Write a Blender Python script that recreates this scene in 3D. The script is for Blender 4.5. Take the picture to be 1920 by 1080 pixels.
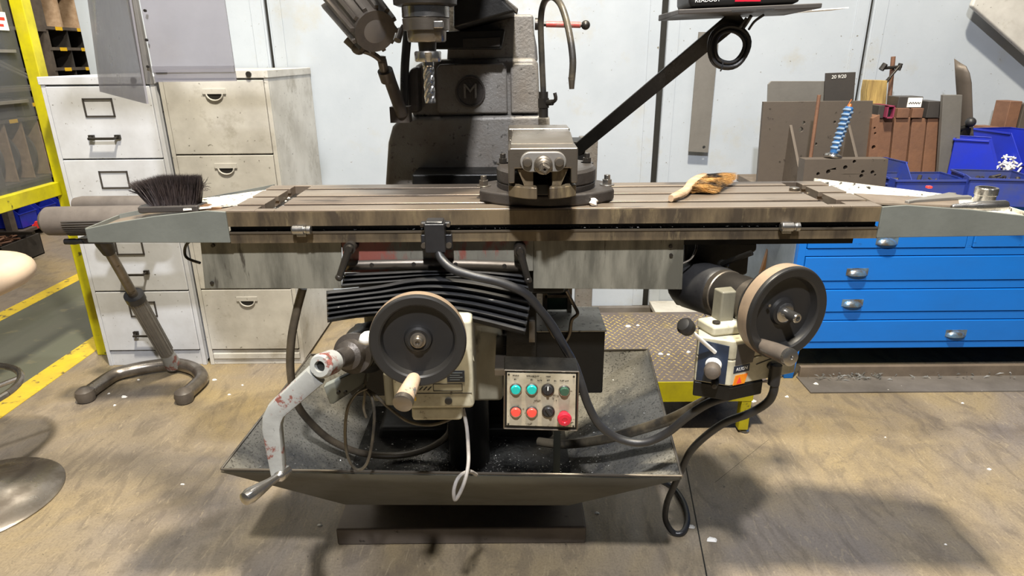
import bpy, math, random
from mathutils import Vector, Matrix, geometry
rnd = random.Random(7)
R = math.radians
C = bpy.context.scene.collection
for o in list(bpy.data.objects): bpy.data.objects.remove(o)

# ---------------------------------------------------------------- camera
CH, FPX, TH, RO = 1.39, 1200.0, R(19.9), R(0.45)
cam = bpy.data.objects.new('camera', bpy.data.cameras.new('camera')); C.objects.link(cam)
cam.data.lens = FPX / 1920 * 36; cam.data.sensor_width = 36; cam.data.clip_start = .02
FW = Vector((0, math.cos(TH), -math.sin(TH))); UP = Vector((0, math.sin(TH), math.cos(TH))); RX = Vector((1, 0, 0))
cr = RX * math.cos(RO) - UP * math.sin(RO); cu = UP * math.cos(RO) + RX * math.sin(RO)
cam.matrix_world = Matrix(((cr.x, cu.x, -FW.x, 0), (cr.y, cu.y, -FW.y, 0), (cr.z, cu.z, -FW.z, CH), (0, 0, 0, 1)))
bpy.context.scene.camera = cam
# ---------------------------------------------------------------- world, lamps, exposure
sc = bpy.context.scene
w = bpy.data.worlds.new('hall_air'); sc.world = w; w.use_nodes = True
w.node_tree.nodes['Background'].inputs[0].default_value = (.62, .68, .78, 1)
w.node_tree.nodes['Background'].inputs[1].default_value = 0.07
def area(name, loc, target, sx, sy, power, col):
    l = bpy.data.lights.new(name, 'AREA'); l.shape = 'RECTANGLE'; l.size = sx; l.size_y = sy; l.energy = power; l.color = col
    o = bpy.data.objects.new(name, l); C.objects.link(o); o.location = loc
    o.rotation_euler = (Vector(target) - Vector(loc)).to_track_quat('-Z', 'Y').to_euler()
    return o
area('lamp_or_fill_light', (-0.05, -.5, 3.3), (-.05, 1.6, .6), .12, .12, 150, (.97, .97, 1.0))
area('lamp_or_fill_light', (.1, .7, 5.7), (.1, 1.5, 0), .3, .3, 640, (1.0, .90, .72))
area('lamp_or_fill_light', (1.3, 1.75, 4.2), (1.0, 2.8, 0.5), 1.4, .4, 20, (.96, .97, 1.0))  # unseen fill, added to brighten the back wall
area('lamp_or_fill_light', (-1.3, 1.9, 4.2), (-1.2, 2.4, 0), 1.4, .4, 22, (1.0, .95, .86))  # second unseen fill, added for the filing cabinets
area('lamp_or_fill_light', (-3.1, 5.0, 4.4), (-3.9, 5.4, .8), 1.6, .5, 190, (1.0, .92, .8))  # added light so the rack does not go dark
area('lamp_or_fill_light', (2.6, -.6, 4.0), (1.6, 2.6, 0.6), 1.2, .6, 11, (.95, .97, 1.0))  # weak added fill from the front right
sc.view_settings.view_transform = 'Standard'; sc.view_settings.look = 'None'
sc.view_settings.gamma = 1; sc.view_settings.use_curve_mapping = False
sc.view_settings.exposure = 0.02

# ---------------------------------------------------------------- helpers
def ray(px, py):
    return FW + cr * ((px - 960) / FPX) - cu * ((py - 540) / FPX)
def P(px, py, Y):                      # point seen at a pixel, at distance Y in front of the viewer
    d = ray(px, py); return Vector((0, 0, CH)) + d * (Y / d.y)
def G(px, py, Z):                      # point seen at a pixel, on the level Z
    d = ray(px, py); return Vector((0, 0, CH)) + d * ((Z - CH) / d.z)
def XX(px, py, X):
    d = ray(px, py); return Vector((0, 0, CH)) + d * (X / d.x)
def V(*a): return Vector(a)
def hexc(h):
    h = h.lstrip('#'); c = [int(h[i:i+2], 16) / 255 for i in (0, 2, 4)]
    return tuple([(x / 12.92 if x <= .04045 else ((x + .055) / 1.055) ** 2.4) for x in c] + [1])

class MB:
    def __init__(s): s.v = []; s.f = []
    def add(s, vs, fs, M=None):
        n = len(s.v); s.v += [(M @ Vector(q) if M is not None else Vector(q)) for q in vs]; s.f += [tuple(i + n for i in f) for f in fs]; return s
    def hexa(s, p):                    # 8 points: bottom loop then top loop
        return s.add(p, [(3, 2, 1, 0), (4, 5, 6, 7), (0, 1, 5, 4), (1, 2, 6, 5), (2, 3, 7, 6), (3, 0, 4, 7)])
    def box(s, c, d, M=None):
        x, y, z = c; a, b, e = d[0] / 2, d[1] / 2, d[2] / 2
        p = [(x-a, y-b, z-e), (x+a, y-b, z-e), (x+a, y+b, z-e), (x-a, y+b, z-e), (x-a, y-b, z+e), (x+a, y-b, z+e), (x+a, y+b, z+e), (x-a, y+b, z+e)]
        return s.add(p, [(3, 2, 1, 0), (4, 5, 6, 7), (0, 1, 5, 4), (1, 2, 6, 5), (2, 3, 7, 6), (3, 0, 4, 7)], M)
    def bb(s, x0, x1, y0, y1, z0, z1, M=None):
        return s.box(((x0+x1)/2, (y0+y1)/2, (z0+z1)/2), (x1-x0, y1-y0, z1-z0), M)
    def lathe(s, p, ax, prof, n=28, M=None, ph=0, caps=True):
        p = Vector(p); ax = Vector(ax).normalized()
        u = ax.cross(Vector((0, 0, 1)) if abs(ax.z) < .9 else Vector((1, 0, 0))).normalized(); w_ = ax.cross(u)
        vs = []; rings = []
        for t, r in prof:
            if r < 1e-6: rings.append([len(vs)]); vs.append(p + ax * t)
            else:
                rings.append(list(range(len(vs), len(vs) + n)))
                for k in range(n):
                    a = 2 * math.pi * k / n + ph; vs.append(p + ax * t + (u * math.cos(a) + w_ * math.sin(a)) * r)
        fs = []
        for A, B in zip(rings, rings[1:]):
            for k in range(n):
                k2 = (k + 1) % n
                if len(A) == 1 and len(B) == 1: continue
                if len(A) == 1: fs.append((A[0], B[k2], B[k]))
                elif len(B) == 1: fs.append((A[k], A[k2], B[0]))
                else: fs.append((A[k], A[k2], B[k2], B[k]))
        if caps and len(rings[0]) > 1: fs.append(tuple(reversed(rings[0])))
        if caps and len(rings[-1]) > 1: fs.append(tuple(rings[-1]))
        return s.add(vs, fs, M)
    def cyl(s, a, b, r, r2=None, n=20, ph=0):
        a = Vector(a); b = Vector(b); L = (b - a).length
        return s.lathe(a, b - a, [(0, r), (L, r if r2 is None else r2)], n, ph=ph)
    def sph(s, c, r, n=14, sq=1.0):
        return s.lathe(c, (0, 0, 1), [(-r * sq * math.cos(math.pi * k / 8), max(r * math.sin(math.pi * k / 8), 0 if k in (0, 8) else 0)) for k in range(9)], n)
    def tube(s, pts, r, n=10, sub=6, closed=False):
        pts = [Vector(p) for p in pts]; q = []
        if sub > 1 and len(pts) > 2:
            for i in range(len(pts) - 1):
                a = pts[max(i-1, 0)]; b = pts[i]; c = pts[i+1]; d = pts[min(i+2, len(pts)-1)]
                for k in range(sub):
                    t = k / sub; q.append(.5 * ((2*b) + (c-a)*t + (2*a-5*b+4*c-d)*t*t + (3*b-a-3*c+d)*t*t*t))
            q.append(pts[-1])
        else: q = pts
        vs = []; fs = []; T0 = (q[1] - q[0]).normalized(); u = T0.cross(Vector((0, .3, 1))).normalized()
        m = len(q)
        for i, p in enumerate(q):
            T = (q[min(i+1, m-1)] - q[max(i-1, 0)]).normalized(); u = (u - T * u.dot(T)).normalized(); w_ = T.cross(u)
            rr = r(i / (m-1)) if callable(r) else r
            for k in range(n):
                a = 2 * math.pi * k / n; vs.append(p + (u * math.cos(a) + w_ * math.sin(a)) * rr)
        for i in range(m - 1):
            for k in range(n):
                k2 = (k+1) % n; fs.append((i*n+k, i*n+k2, (i+1)*n+k2, (i+1)*n+k))
        fs.append(tuple(reversed(range(n)))); fs.append(tuple(range((m-1)*n, m*n)))
        return s.add(vs, fs)
    def prism(s, pts, vec, M=None):
        pts = [Vector(p) for p in pts]; n = len(pts); vec = Vector(vec)
        vs = pts + [p + vec for p in pts]
        fs = [tuple(range(n)), tuple(reversed(range(n, 2*n)))] + [(i, i+n, (i+1) % n + n, (i+1) % n) for i in range(n)]
        return s.add(vs, fs, M)
    def holed(s, O, U, W, outer, holes, vec):   # plate with real round holes; outer 2D list; holes (x, y, r)
        O = Vector(O); U = Vector(U); W = Vector(W); vec = Vector(vec); loops = [[Vector((x, y, 0)) for x, y in outer]]
        for x, y, r in holes: loops.append([Vector((x + r * math.cos(-k * math.pi / 6), y + r * math.sin(-k * math.pi / 6), 0)) for k in range(12)])
        tri = geometry.tessellate_polygon(loops); flat = [p for l in loops for p in l]; n = len(flat)
        vs = [O + U * p.x + W * p.y for p in flat]; vs = vs + [q + vec for q in vs]
        fs = [tuple(t) for t in tri] + [(t[2] + n, t[1] + n, t[0] + n) for t in tri]; b = 0
        for l in loops:
            m = len(l)
            for i in range(m): fs.append((b+i, b+(i+1) % m, b+(i+1) % m+n, b+i+n))
            b += m
        return s.add(vs, fs)
    def grid(s, rows):
        m = len(rows); n = len(rows[0])
        return s.add([p for r in rows for p in r], [(i*n+j, i*n+j+1, (i+1)*n+j+1, (i+1)*n+j) for i in range(m-1) for j in range(n-1)])

def wm(o):
    M = o.matrix_basis.copy()
    while o.parent is not None: o = o.parent; M = o.matrix_basis @ M
    return M
import bmesh
def mk(name, mb, mat, parent=None, loc=None, bev=0, ang=35, sol=0, **props):
    me = bpy.data.meshes.new(name)
    if parent is not None: I = wm(parent).inverted(); vs = [I @ v for v in mb.v]
    elif loc is not None: L = Vector(loc); vs = [v - L for v in mb.v]
    else: vs = mb.v
    me.from_pydata([tuple(v) for v in vs], [], mb.f)
    bm = bmesh.new(); bm.from_mesh(me); bmesh.ops.recalc_face_normals(bm, faces=bm.faces); bm.to_mesh(me); bm.free()
    me.polygons.foreach_set('use_smooth', [True] * len(me.polygons)); me.set_sharp_from_angle(angle=R(ang))
    me.materials.append(mat); o = bpy.data.objects.new(name, me); C.objects.link(o)
    if parent is not None: o.parent = parent
    elif loc is not None: o.location = loc
    if sol: m = o.modifiers.new('thick', 'SOLIDIFY'); m.thickness = sol; m.offset = 0
    if bev:
        m = o.modifiers.new('bevel', 'BEVEL'); m.width = bev; m.segments = 2; m.limit_method = 'ANGLE'; m.angle_limit = R(40); m.harden_normals = True
    for k, v in props.items(): o[k] = v
    return o
def thing(name, label, cat, loc=(0, 0, 0), rz=0, group=None):
    o = bpy.data.objects.new(name, None); C.objects.link(o); o.location = loc; o.rotation_euler = (0, 0, rz); o.empty_display_size = .05
    o['label'] = label; o['category'] = cat
    if group: o['group'] = group
    return o
def solo(name, mb, mat, label, cat, loc, group=None, **k):
    o = mk(name, mb, mat, None, loc, **k); o['label'] = label; o['category'] = cat
    if group: o['group'] = group
    return o
def copy_tree(o, parent=None):
    kids = [c for c in list(C.objects) if c.parent == o]
    c = o.copy(); C.objects.link(c); c.parent = parent
    for k in kids: copy_tree(k, c)
    return c
def text(name, s, size, mat, parent, M, depth=.0004, align='CENTER', **props):
    cu_ = bpy.data.curves.new(name, 'FONT'); cu_.body = s; cu_.size = size; cu_.extrude = depth; cu_.align_x = align; cu_.align_y = 'CENTER'
    t = bpy.data.objects.new(name, cu_); C.objects.link(t)
    me = bpy.data.meshes.new_from_object(t); bpy.data.objects.remove(t); bpy.data.curves.remove(cu_)
    if parent is not None: M = wm(parent).inverted() @ M
    me.transform(M); me.materials.clear(); me.materials.append(mat)
    o = bpy.data.objects.new(name, me); C.objects.link(o); o.parent = parent
    for k, v in props.items(): o[k] = v
    return o
def facing(p, u, up):                  # matrix: local x->u, y->up, z->normal
    u = Vector(u).normalized(); up = Vector(up).normalized(); n = u.cross(up)
    return Matrix(((u.x, up.x, n.x, p[0]), (u.y, up.y, n.y, p[1]), (u.z, up.z, n.z, p[2]), (0, 0, 0, 1)))

def mat(name, c1, c2=None, sc_=5, amt=(.35, .65), rough=.5, rv=.15, metal=0, bump=.15, bs=60, specks=None, sk=(.62, .7), sks=40, c3=None, t3=(.58, .62), s3=4, stretch=(1, 1, 1), spec=.5, alpha=None, coat=0, trans=0):
    m = bpy.data.materials.new(name); m.use_nodes = True; N = m.node_tree.nodes; L = m.node_tree.links
    b = N['Principled BSDF']; b.inputs['Metallic'].default_value = metal; b.inputs['Roughness'].default_value = rough
    b.inputs['Specular IOR Level'].default_value = spec; b.inputs['Coat Weight'].default_value = coat
    tc = N.new('ShaderNodeTexCoord'); mp = N.new('ShaderNodeMapping'); mp.inputs['Scale'].default_value = stretch
    L.new(tc.outputs['Object'], mp.inputs['Vector'])
    def noise(s, det=7, ro=.62):
        n = N.new('ShaderNodeTexNoise'); n.inputs['Scale'].default_value = s; n.inputs['Detail'].default_value = det; n.inputs['Roughness'].default_value = ro
        L.new(mp.outputs[0], n.inputs['Vector']); return n.outputs['Fac']
    def ramp(f, lo, hi):
        r = N.new('ShaderNodeMapRange'); r.inputs[1].default_value = lo; r.inputs[2].default_value = hi; L.new(f, r.inputs[0]); return r.outputs[0]
    def mix(f, a, c):
        x = N.new('ShaderNodeMix'); x.data_type = 'RGBA'; L.new(f, x.inputs[0])
        if isinstance(a, tuple): x.inputs[6].default_value = a
        else: L.new(a, x.inputs[6])
        x.inputs[7].default_value = c; return x.outputs[2]
    A = hexc(c1); B = hexc(c2) if c2 else A
    f1 = noise(sc_); col = mix(ramp(f1, *amt), A, B)
    if c3: col = mix(ramp(noise(s3, 9, .7), *t3), col, hexc(c3))
    if specks: col = mix(ramp(noise(sks, 4, .6), *sk), col, hexc(specks))
    L.new(col, b.inputs['Base Color'])
    r = N.new('ShaderNodeMapRange'); L.new(f1, r.inputs[0]); r.inputs[1].default_value = .3; r.inputs[2].default_value = .7
    r.inputs[3].default_value = max(.02, rough - rv); r.inputs[4].default_value = min(1, rough + rv); L.new(r.outputs[0], b.inputs['Roughness'])
    if bump:
        bn = N.new('ShaderNodeBump'); bn.inputs['Strength'].default_value = bump; bn.inputs['Distance'].default_value = .004
        L.new(noise(bs, 5), bn.inputs['Height']); L.new(bn.outputs[0], b.inputs['Normal'])
    if alpha is not None: b.inputs['Alpha'].default_value = alpha
    if trans: b.inputs['Transmission Weight'].default_value = trans
    return m
M = {}
M['wall'] = mat('painted_wall', '#adb4bc', '#9ea6af', 2.2, (.3, .7), .6, bump=.1, specks='#6f6a5e', sk=(.67, .72), sks=60, c3='#a39f92', t3=(.56, .8), s3=2.6)
M['joint'] = mat('dark_joint', '#15140f', rough=.8)
M['cab'] = mat('dirty_white_enamel', '#c9ccd2', '#b0b1b4', 4, (.35, .7), .5, specks='#5b564a', sk=(.68, .73), sks=70, bump=.08)
M['cab2'] = mat('worn_cream_enamel', '#c7c5bf', '#a4a19b', 3.5, (.38, .68), .5, specks='#4f4a3f', sk=(.66, .73), sks=60, c3='#8f897c', t3=(.55, .75), s3=5, bump=.08)
M['iron'] = mat('greasy_cast_iron', '#4d4844', '#2f2b28', 8, (.3, .7), .45, metal=.45, bump=.3, bs=90)
M['castgrey'] = mat('grey_painted_casting', '#75736f', '#5f574e', 5, (.35, .65), .5, metal=.15, bump=.45, bs=120, specks='#2b2824', sk=(.6, .7), sks=50)
M['steel'] = mat('machined_steel', '#8a8379', '#5d554b', 9, (.3, .7), .36, metal=.85, bump=.08, stretch=(.25, 1, 1), specks='#3b342c', sk=(.62, .72), sks=30)
M['tabletop'] = mat('oily_steel_table', '#a89a88', '#6d6055', 8, (.3, .7), .38, metal=.7, bump=.1, stretch=(.2, 1, 1), specks='#3a322b', sk=(.6, .74), sks=26)
M['tablefront'] = mat('brown_stained_steel', '#756751', '#433a2f', 10, (.38, .62), .42, metal=.35, bump=.12, stretch=(1.6, 1, .4), c3='#8b7c5e', t3=(.56, .72), s3=14)
M['bright'] = mat('bright_steel', '#b9b7b3', '#8d8984', 20, (.3, .7), .25, metal=.95, bump=.05)
M['darksteel'] = mat('dark_steel', '#4a4641', '#2e2b28', 14, (.3, .7), .4, metal=.7, bump=.15)
M['black'] = mat('black_rubber', '#1d1d1f', '#2a2a2b', 12, (.3, .7), .42, bump=.1, spec=.45)
M['bellows'] = mat('dusty_black_bellows', '#222325', '#3a3a3b', 16, (.35, .75), .38, bump=.12, specks='#8c8b88', sk=(.69, .73), sks=90, stretch=(.35, 1, 1), spec=.6)
M['blackpaint'] = mat('black_oily_paint', '#0b0b0b', '#15130f', 8, (.3, .7), .45, bump=.2, spec=.3)
M['apron'] = mat('grey_green_worn_paint', '#827f72', '#56544a', 13, (.4, .62), .48, metal=.1, stretch=(1.6, 1, .3), bump=.15, c3='#4e4a40', t3=(.6, .72), s3=9, specks='#46423a', sk=(.64, .7), sks=30)
M['saddle'] = mat('grey_paint_worn_to_red_primer', '#77756a', '#5a564e', 8, (.35, .65), .48, stretch=(1.2, 1, .4), bump=.2, c3='#7b463d', t3=(.46, .52), s3=7, specks='#3f3b35', sk=(.62, .7), sks=30)
M['traygrey'] = mat('grey_paint', '#6b6e69', '#575a55', 7, (.3, .7), .5, bump=.08, specks='#3d403e', sk=(.68, .73), sks=20)
M['trayspeck'] = mat('swarf_dusted_white_paint', '#d8d5cb', '#aaa494', 12, (.4, .7), .55, specks='#2f2c28', sk=(.58, .64), sks=60, bump=.2)
M['traybrown'] = mat('grimy_brown_paint', '#75695c', '#574d43', 8, (.3, .7), .5, bump=.15)
M['pan'] = mat('oily_grey_pan', '#827f76', '#55534d', 4, (.35, .68), .42, metal=.25, bump=.3, specks='#2a2823', sk=(.54, .66), sks=170, c3='#22252b', t3=(.5, .64), s3=2.2)
M['oil'] = mat('black_oil_sludge_and_slot_shade', '#0d0d0d', '#191816', 9, (.4, .6), .3, bump=.4, specks='#7d7b74', sk=(.7, .74), sks=70)  # oil sludge; also paints the shade inside the table slots
M['lidgrey'] = mat('speckled_grey_lid', '#b5b2a8', '#8f8c83', 7, (.3, .7), .45, metal=.2, bump=.15, specks='#2a2823', sk=(.6, .66), sks=90)
M['panout'] = mat('grey_pan_outside', '#4a4a42', '#3a3830', 5, (.3, .7), .5, metal=.15, bump=.1, stretch=(.5, 1, 1))
M['cream'] = mat('cream_paint', '#bdb8a2', '#8b8570', 9, (.4, .7), .42, bump=.1, specks='#5d5646', sk=(.64, .7), sks=36)
M['kneepaint'] = mat('oily_cream_grey_paint', '#8f8b7a', '#5f5c4f', 6, (.35, .68), .45, bump=.15, stretch=(1, 1, .4), specks='#3a372e', sk=(.64, .72), sks=20)
M['wheel'] = mat('dark_wheel_plastic', '#262524', '#1e1d1c', 8, (.3, .7), .38, bump=.05, rv=.06, spec=.35)
M['tan'] = mat('worn_tan_edge', '#8f7c66', '#6d5e4e', 14, (.3, .7), .5, bump=.1)
M['grip'] = mat('worn_pale_grip', '#b59f87', '#8c7a68', 14, (.35, .65), .5, c3='#5d5c5b', t3=(.56, .6), s3=24)
M['gripdark'] = mat('dark_worn_grip', '#5d554d', '#403b37', 14, (.3, .7), .42)
M['chippedgrey'] = mat('pale_grey_paint_chipped_red', '#9a9c9a', '#7e7f7c', 9, (.3, .7), .4, c3='#74463f', t3=(.565,.60), s3=17, specks='#3d3833', sk=(.68, .72), sks=40)
M['red'] = mat('red_plastic', '#d8342f', rough=.35, bump=0)
M['redlamp'] = mat('bright_red_button', '#f0483c', rough=.3, bump=0)
M['crimson'] = mat('crimson_mushroom', '#c31f35', '#a01c2c', 12, rough=.3, bump=0)
M['teal'] = mat('teal_button', '#12a39a', rough=.3, bump=0)
M['greenlens'] = mat('green_lens', '#2c4a3b', rough=.15, bump=0)
M['wornred'] = mat('worn_red_paint', '#a8453c', '#7c6a60', 30, (.5, .62), .45, bump=.05)
M['white'] = mat('white_plastic', '#e4e2dc', rough=.45, bump=0)
M['paper'] = mat('white_paper_scrap', '#e9e7e2', rough=.8, bump=0)
M['panelface'] = mat('stained_switch_plate', '#a89f8b', '#7d745f', 16, (.35, .7), .45, bump=.1, specks='#4c4436', sk=(.62, .68), sks=60)
M['yellow'] = mat('yellow_paint', '#c0b710', '#9a901c', 8, (.4, .75), .42, bump=.1, specks='#4c4718', sk=(.64, .72), sks=24)
M['yellowline'] = mat('scuffed_yellow_line', '#d2b72c', '#b39a2e', 8, (.35, .7), .6, bump=.1, specks='#5d5234', sk=(.58, .68), sks=20)
M['walk'] = mat('green_grey_walkway', '#5c6052', '#55554b', 2.5, (.3, .7), .5, bump=.1, specks='#6f6b55', sk=(.6, .7), sks=9)
M['blue'] = mat('bright_blue_paint', '#086cc8', '#0965ba', 6, (.3, .7), .45, bump=.2, bs=24, specks='#123f73', sk=(.7, .75), sks=20, stretch=(.5, 1, 1))
M['binblue'] = mat('blue_bin_plastic', '#2334b8', '#1d2b96', 7, (.3, .7), .4, bump=.05)
M['bindusty'] = mat('dusty_blue_bin_plastic', '#2b3f9a', '#3f466e', 9, (.35, .68), .5, bump=.1)
M['chrome'] = mat('dull_scratched_chrome', '#a8a29a', '#7d756c', 12, rough=.3, rv=.1, metal=.9, bump=.05)
M['rust'] = mat('rusted_steel', '#86624b', '#66493a', 9, (.3, .7), .6, metal=.15, bump=.25)
M['plate'] = mat('dull_brown_steel_plate', '#6b6259', '#574f48', 6, (.3, .7), .5, metal=.35, bump=.12, specks='#3a342f', sk=(.66, .73), sks=30)
M['plategrey'] = mat('dull_grey_steel_plate', '#83807b', '#6a6762', 7, (.3, .7), .5, metal=.35, bump=.12)
M['platedark'] = mat('dark_grey_plate', '#4e4a47', '#3d3a38', 7, (.3, .7), .5, metal=.3, bump=.1)
M['wood'] = mat('split_yellow_wood', '#b59a5c', '#6d5733', 9, (.35, .65), .7, stretch=(4, 4, .5), bump=.5, bs=30)
M['pinewood'] = mat('pale_brush_wood', '#b9a083', '#8d765c', 11, (.35, .65), .6, stretch=(1, 4, 4), bump=.2)
M['brownwood'] = mat('brown_wood', '#6c4c2c', '#523820', 9, (.35, .65), .6, stretch=(4, 4, .5), bump=.1)
M['chipboard'] = mat('raw_chipboard', '#b39a80', '#93795f', 16, (.35, .65), .8, bump=.2)
M['bristledark'] = mat('dark_bristle', '#3a302e', '#292120', 30, rough=.6, bump=0)
M['bristletan'] = mat('tan_bristle', '#b08448', '#2a211a', 14, (.42, .56), .6, bump=0)
M['smoke'] = mat('smoky_clear_plastic', '#96949a', '#858389', 5, (.3, .7), .35, bump=.03, alpha=.62)
M['screen'] = mat('tinted_guard_plastic', '#5c5e60', '#67696c', 4, (.3, .7), .3, bump=.02, alpha=.38)
M['lens'] = mat('lamp_glass', '#4d4b4c', '#5e574f', 5, rough=.2, bump=0)
M['lampbody'] = mat('grimy_lamp_housing', '#554d44', '#393430', 10, (.3, .7), .45, metal=.3, bump=.15)
M['seat'] = mat('cream_vinyl', '#cbb59d', '#c0a88f', 5, rough=.5, bump=.08, bs=200)
M['greyfoam'] = mat('dusty_grey_foam', '#645d58', '#544e4a', 9, rough=.75, bump=.1)
M['rack'] = mat('brown_grey_rack', '#6a6158', '#514943', 8, rough=.6, metal=.2)
M['rackdark'] = mat('dark_rack_back', '#2f2d2c', '#232120', 5, rough=.7)
M['disc'] = mat('grey_disc', '#6a6561', '#57524e', 5, rough=.6, stretch=(1, 1, 1))
M['labely'] = mat('yellow_sticker', '#e5b91c', rough=.5, bump=0)
M['orange'] = mat('orange_sticker', '#f0a010', '#e87018', 60, rough=.5, bump=0)
M['bluetape'] = mat('blue_wrap', '#2f639c', '#1f4570', 20, rough=.45)
M['whitetape'] = mat('pale_wrap', '#7f93aa', '#5f748c', 20, rough=.5)
M['copper'] = mat('copper_end', '#b3693a', rough=.45, metal=.5)
M['magenta'] = mat('magenta_frame', '#7d2f48', rough=.5)
M['hose'] = mat('brown_grey_hose', '#5b5245', '#3d372f', 14, rough=.38)
M['conduit'] = mat('grimy_conduit', '#5a5346', '#2b2927', 12, (.4, .6), .4, metal=.2)
M['greycable'] = mat('pale_grey_cable', '#9c9894', '#7b7773', 20, rough=.5)
M['swarf'] = mat('metal_swarf', '#a9a9a6', '#77756f', 60, rough=.35, metal=.6, bump=0)
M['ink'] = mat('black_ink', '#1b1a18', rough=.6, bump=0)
M['navy'] = mat('navy_label', '#15202f', '#1c2a40', 20, rough=.4, bump=0)
M['whiteink'] = mat('white_ink', '#d8d8d4', rough=.5, bump=0)
M['yellowlug'] = mat('yellow_worn_lug', '#c4ab3e', '#8a7c5c', 4, (.35, .6), .45, bump=.05)
M['checker'] = mat('worn_yellow_checker_plate', '#6f6560', '#5d544f', 5, (.3, .7), .42, metal=.3, c3='#8a7a45', t3=(.58, .72), s3=3, bump=.2)
M['bluegrey'] = mat('blue_grey_sheet', '#66707a', '#59626b', 6, rough=.5)
M['skirt'] = mat('dirty_kerb', '#6a6560', '#55504b', 6, rough=.6, specks='#b5b2ab', sk=(.7, .74), sks=30)

# floor: trowelled concrete, brown-grey, with painted-in warm reflections and swirled scuffs
fm = bpy.data.materials.new('trowelled_concrete'); fm.use_nodes = True
N = fm.node_tree.nodes; L = fm.node_tree.links; b = N['Principled BSDF']
tc = N.new('ShaderNodeTexCoord')
def fn(s, det, dist=0, stretch=(1, 1, 1), rot=0):
    mp = N.new('ShaderNodeMapping'); mp.inputs['Scale'].default_value = stretch; mp.inputs['Rotation'].default_value = (0, 0, rot); L.new(tc.outputs['Object'], mp.inputs[0])
    n = N.new('ShaderNodeTexNoise'); n.inputs['Scale'].default_value = s; n.inputs['Detail'].default_value = det; n.inputs['Distortion'].default_value = dist
    n.inputs['Roughness'].default_value = .6; L.new(mp.outputs[0], n.inputs['Vector']); return n.outputs['Fac']
def fr(f, a, c, d=0, e=1):
    r = N.new('ShaderNodeMapRange'); L.new(f, r.inputs[0]); r.inputs[1].default_value = a; r.inputs[2].default_value = c; r.inputs[3].default_value = d; r.inputs[4].default_value = e; return r.outputs[0]
def fx(f, a, c):
    x = N.new('ShaderNodeMix'); x.data_type = 'RGBA'; L.new(f, x.inputs[0])
    for q, i in ((a, 6), (c, 7)):
        if isinstance(q, tuple): x.inputs[i].default_value = q
        else: L.new(q, x.inputs[i])
    return x.outputs[2]
col = fx(fr(fn(1.1, 4, .6), .38, .62), hexc('#7d746a'), hexc('#93825f'))  # tan patches stand in for warm lamp reflections
col = fx(fr(fn(2.6, 6, 1.2), .5, .72, 0, .6), col, hexc('#544c46'))
sw = fn(6, 9, 3.0, (1, .4, 1), .5)
col = fx(fr(sw, .5, .62, 0, .35), col, hexc('#4c443d'))
sw2 = fn(34, 5, 3.5, (1, .2, 1), -.5)
col = fx(fr(sw2, .58, .66, 0, .3), col, hexc('#b0a184'))
col = fx(fr(fn(140, 4), .45, .7, 0, .35), col, hexc('#4a4038'))
col = fx(fr(fn(55, 3), .68, .72, 0, .7), col, hexc('#3d3833'))
L.new(col, b.inputs['Base Color']); L.new(fr(sw, .3, .7, .38, .62), b.inputs['Roughness'])
bn = N.new('ShaderNodeBump'); bn.inputs['Strength'].default_value = .25; bn.inputs['Distance'].default_value = .004; L.new(sw2, bn.inputs['Height']); L.new(bn.outputs[0], b.inputs['Normal'])

# ================================================================ SETTING
def struct(name, mb, m, parent=None, **k):
    o = mk(name, mb, m, parent, **k)
    if parent is None: o['kind'] = 'structure'
    return o
struct('floor', MB().bb(-7, 6, -3, 10, -.1, 0), fm)
struct('trim_1', MB().bb(-2.235, -2.115, -3, 3.9, 0, .002), M['yellowline'])
struct('trim_2', MB().bb(-3.0, -2.9, -3, 10, 0, .002), M['yellowline'])
struct('trim_3', MB().bb(-2.9, -2.235, -3, 10, 0, .0012), M['walk'])
# slab joint to the right of the machine
a = G(1285, 870, 0); b2 = G(1325, 1080, 0); dseam = (b2 - a); struct('trim_4', MB().prism([a + V(-.002, 0, 0), a + V(.002, 0, 0), a + dseam * 1.6 + V(.002, 0, 0), a + dseam * 1.6 + V(-.002, 0, 0)], (0, 0, .0008)), M['joint'])
a = G(1340, 905, 0); b2 = G(1440, 825, 0)
struct('trim_5', MB().prism([a, b2, b2 + V(.004, .003, 0), a + V(.004, .003, 0)], (0, 0, .0008)), M['joint'])
wall = struct('wall_back', MB().bb(-2.115, 3.6, 3.42, 3.55, 0, 3.3), M['joint'])
gaps = [-2.115, -1.19, .76, 1.77, 3.6]
for i in range(4):
    g0 = gaps[i] + (.016 if i == 2 else .008 if i else 0); g1 = gaps[i+1] - (.016 if i == 1 else .008 if i < 3 else 0)
    mk('panel', MB().bb(g0, g1, 3.4, 3.42, .03, 3.3), M['wall'], wall, bev=.003)
for x in gaps[1:4]:
    for s_ in (-1, 1):
        mk('batten', MB().bb(min(x + s_*.018, x + s_*.075), max(x + s_*.018, x + s_*.075), 3.394, 3.4, .05, 3.3), M['wall'], wall, bev=.002)
struct('baseboard_back', MB().bb(-.95, 1.15, 3.36, 3.394, 0, .05), M['skirt'])
struct('wall_left', MB().bb(-5.3, -5.2, -3, 10, 0, 4.2), M['rackdark'])
struct('wall_far', MB().bb(-5.3, 6, 9.5, 9.6, 0, 4.2), M['wall'])

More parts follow.
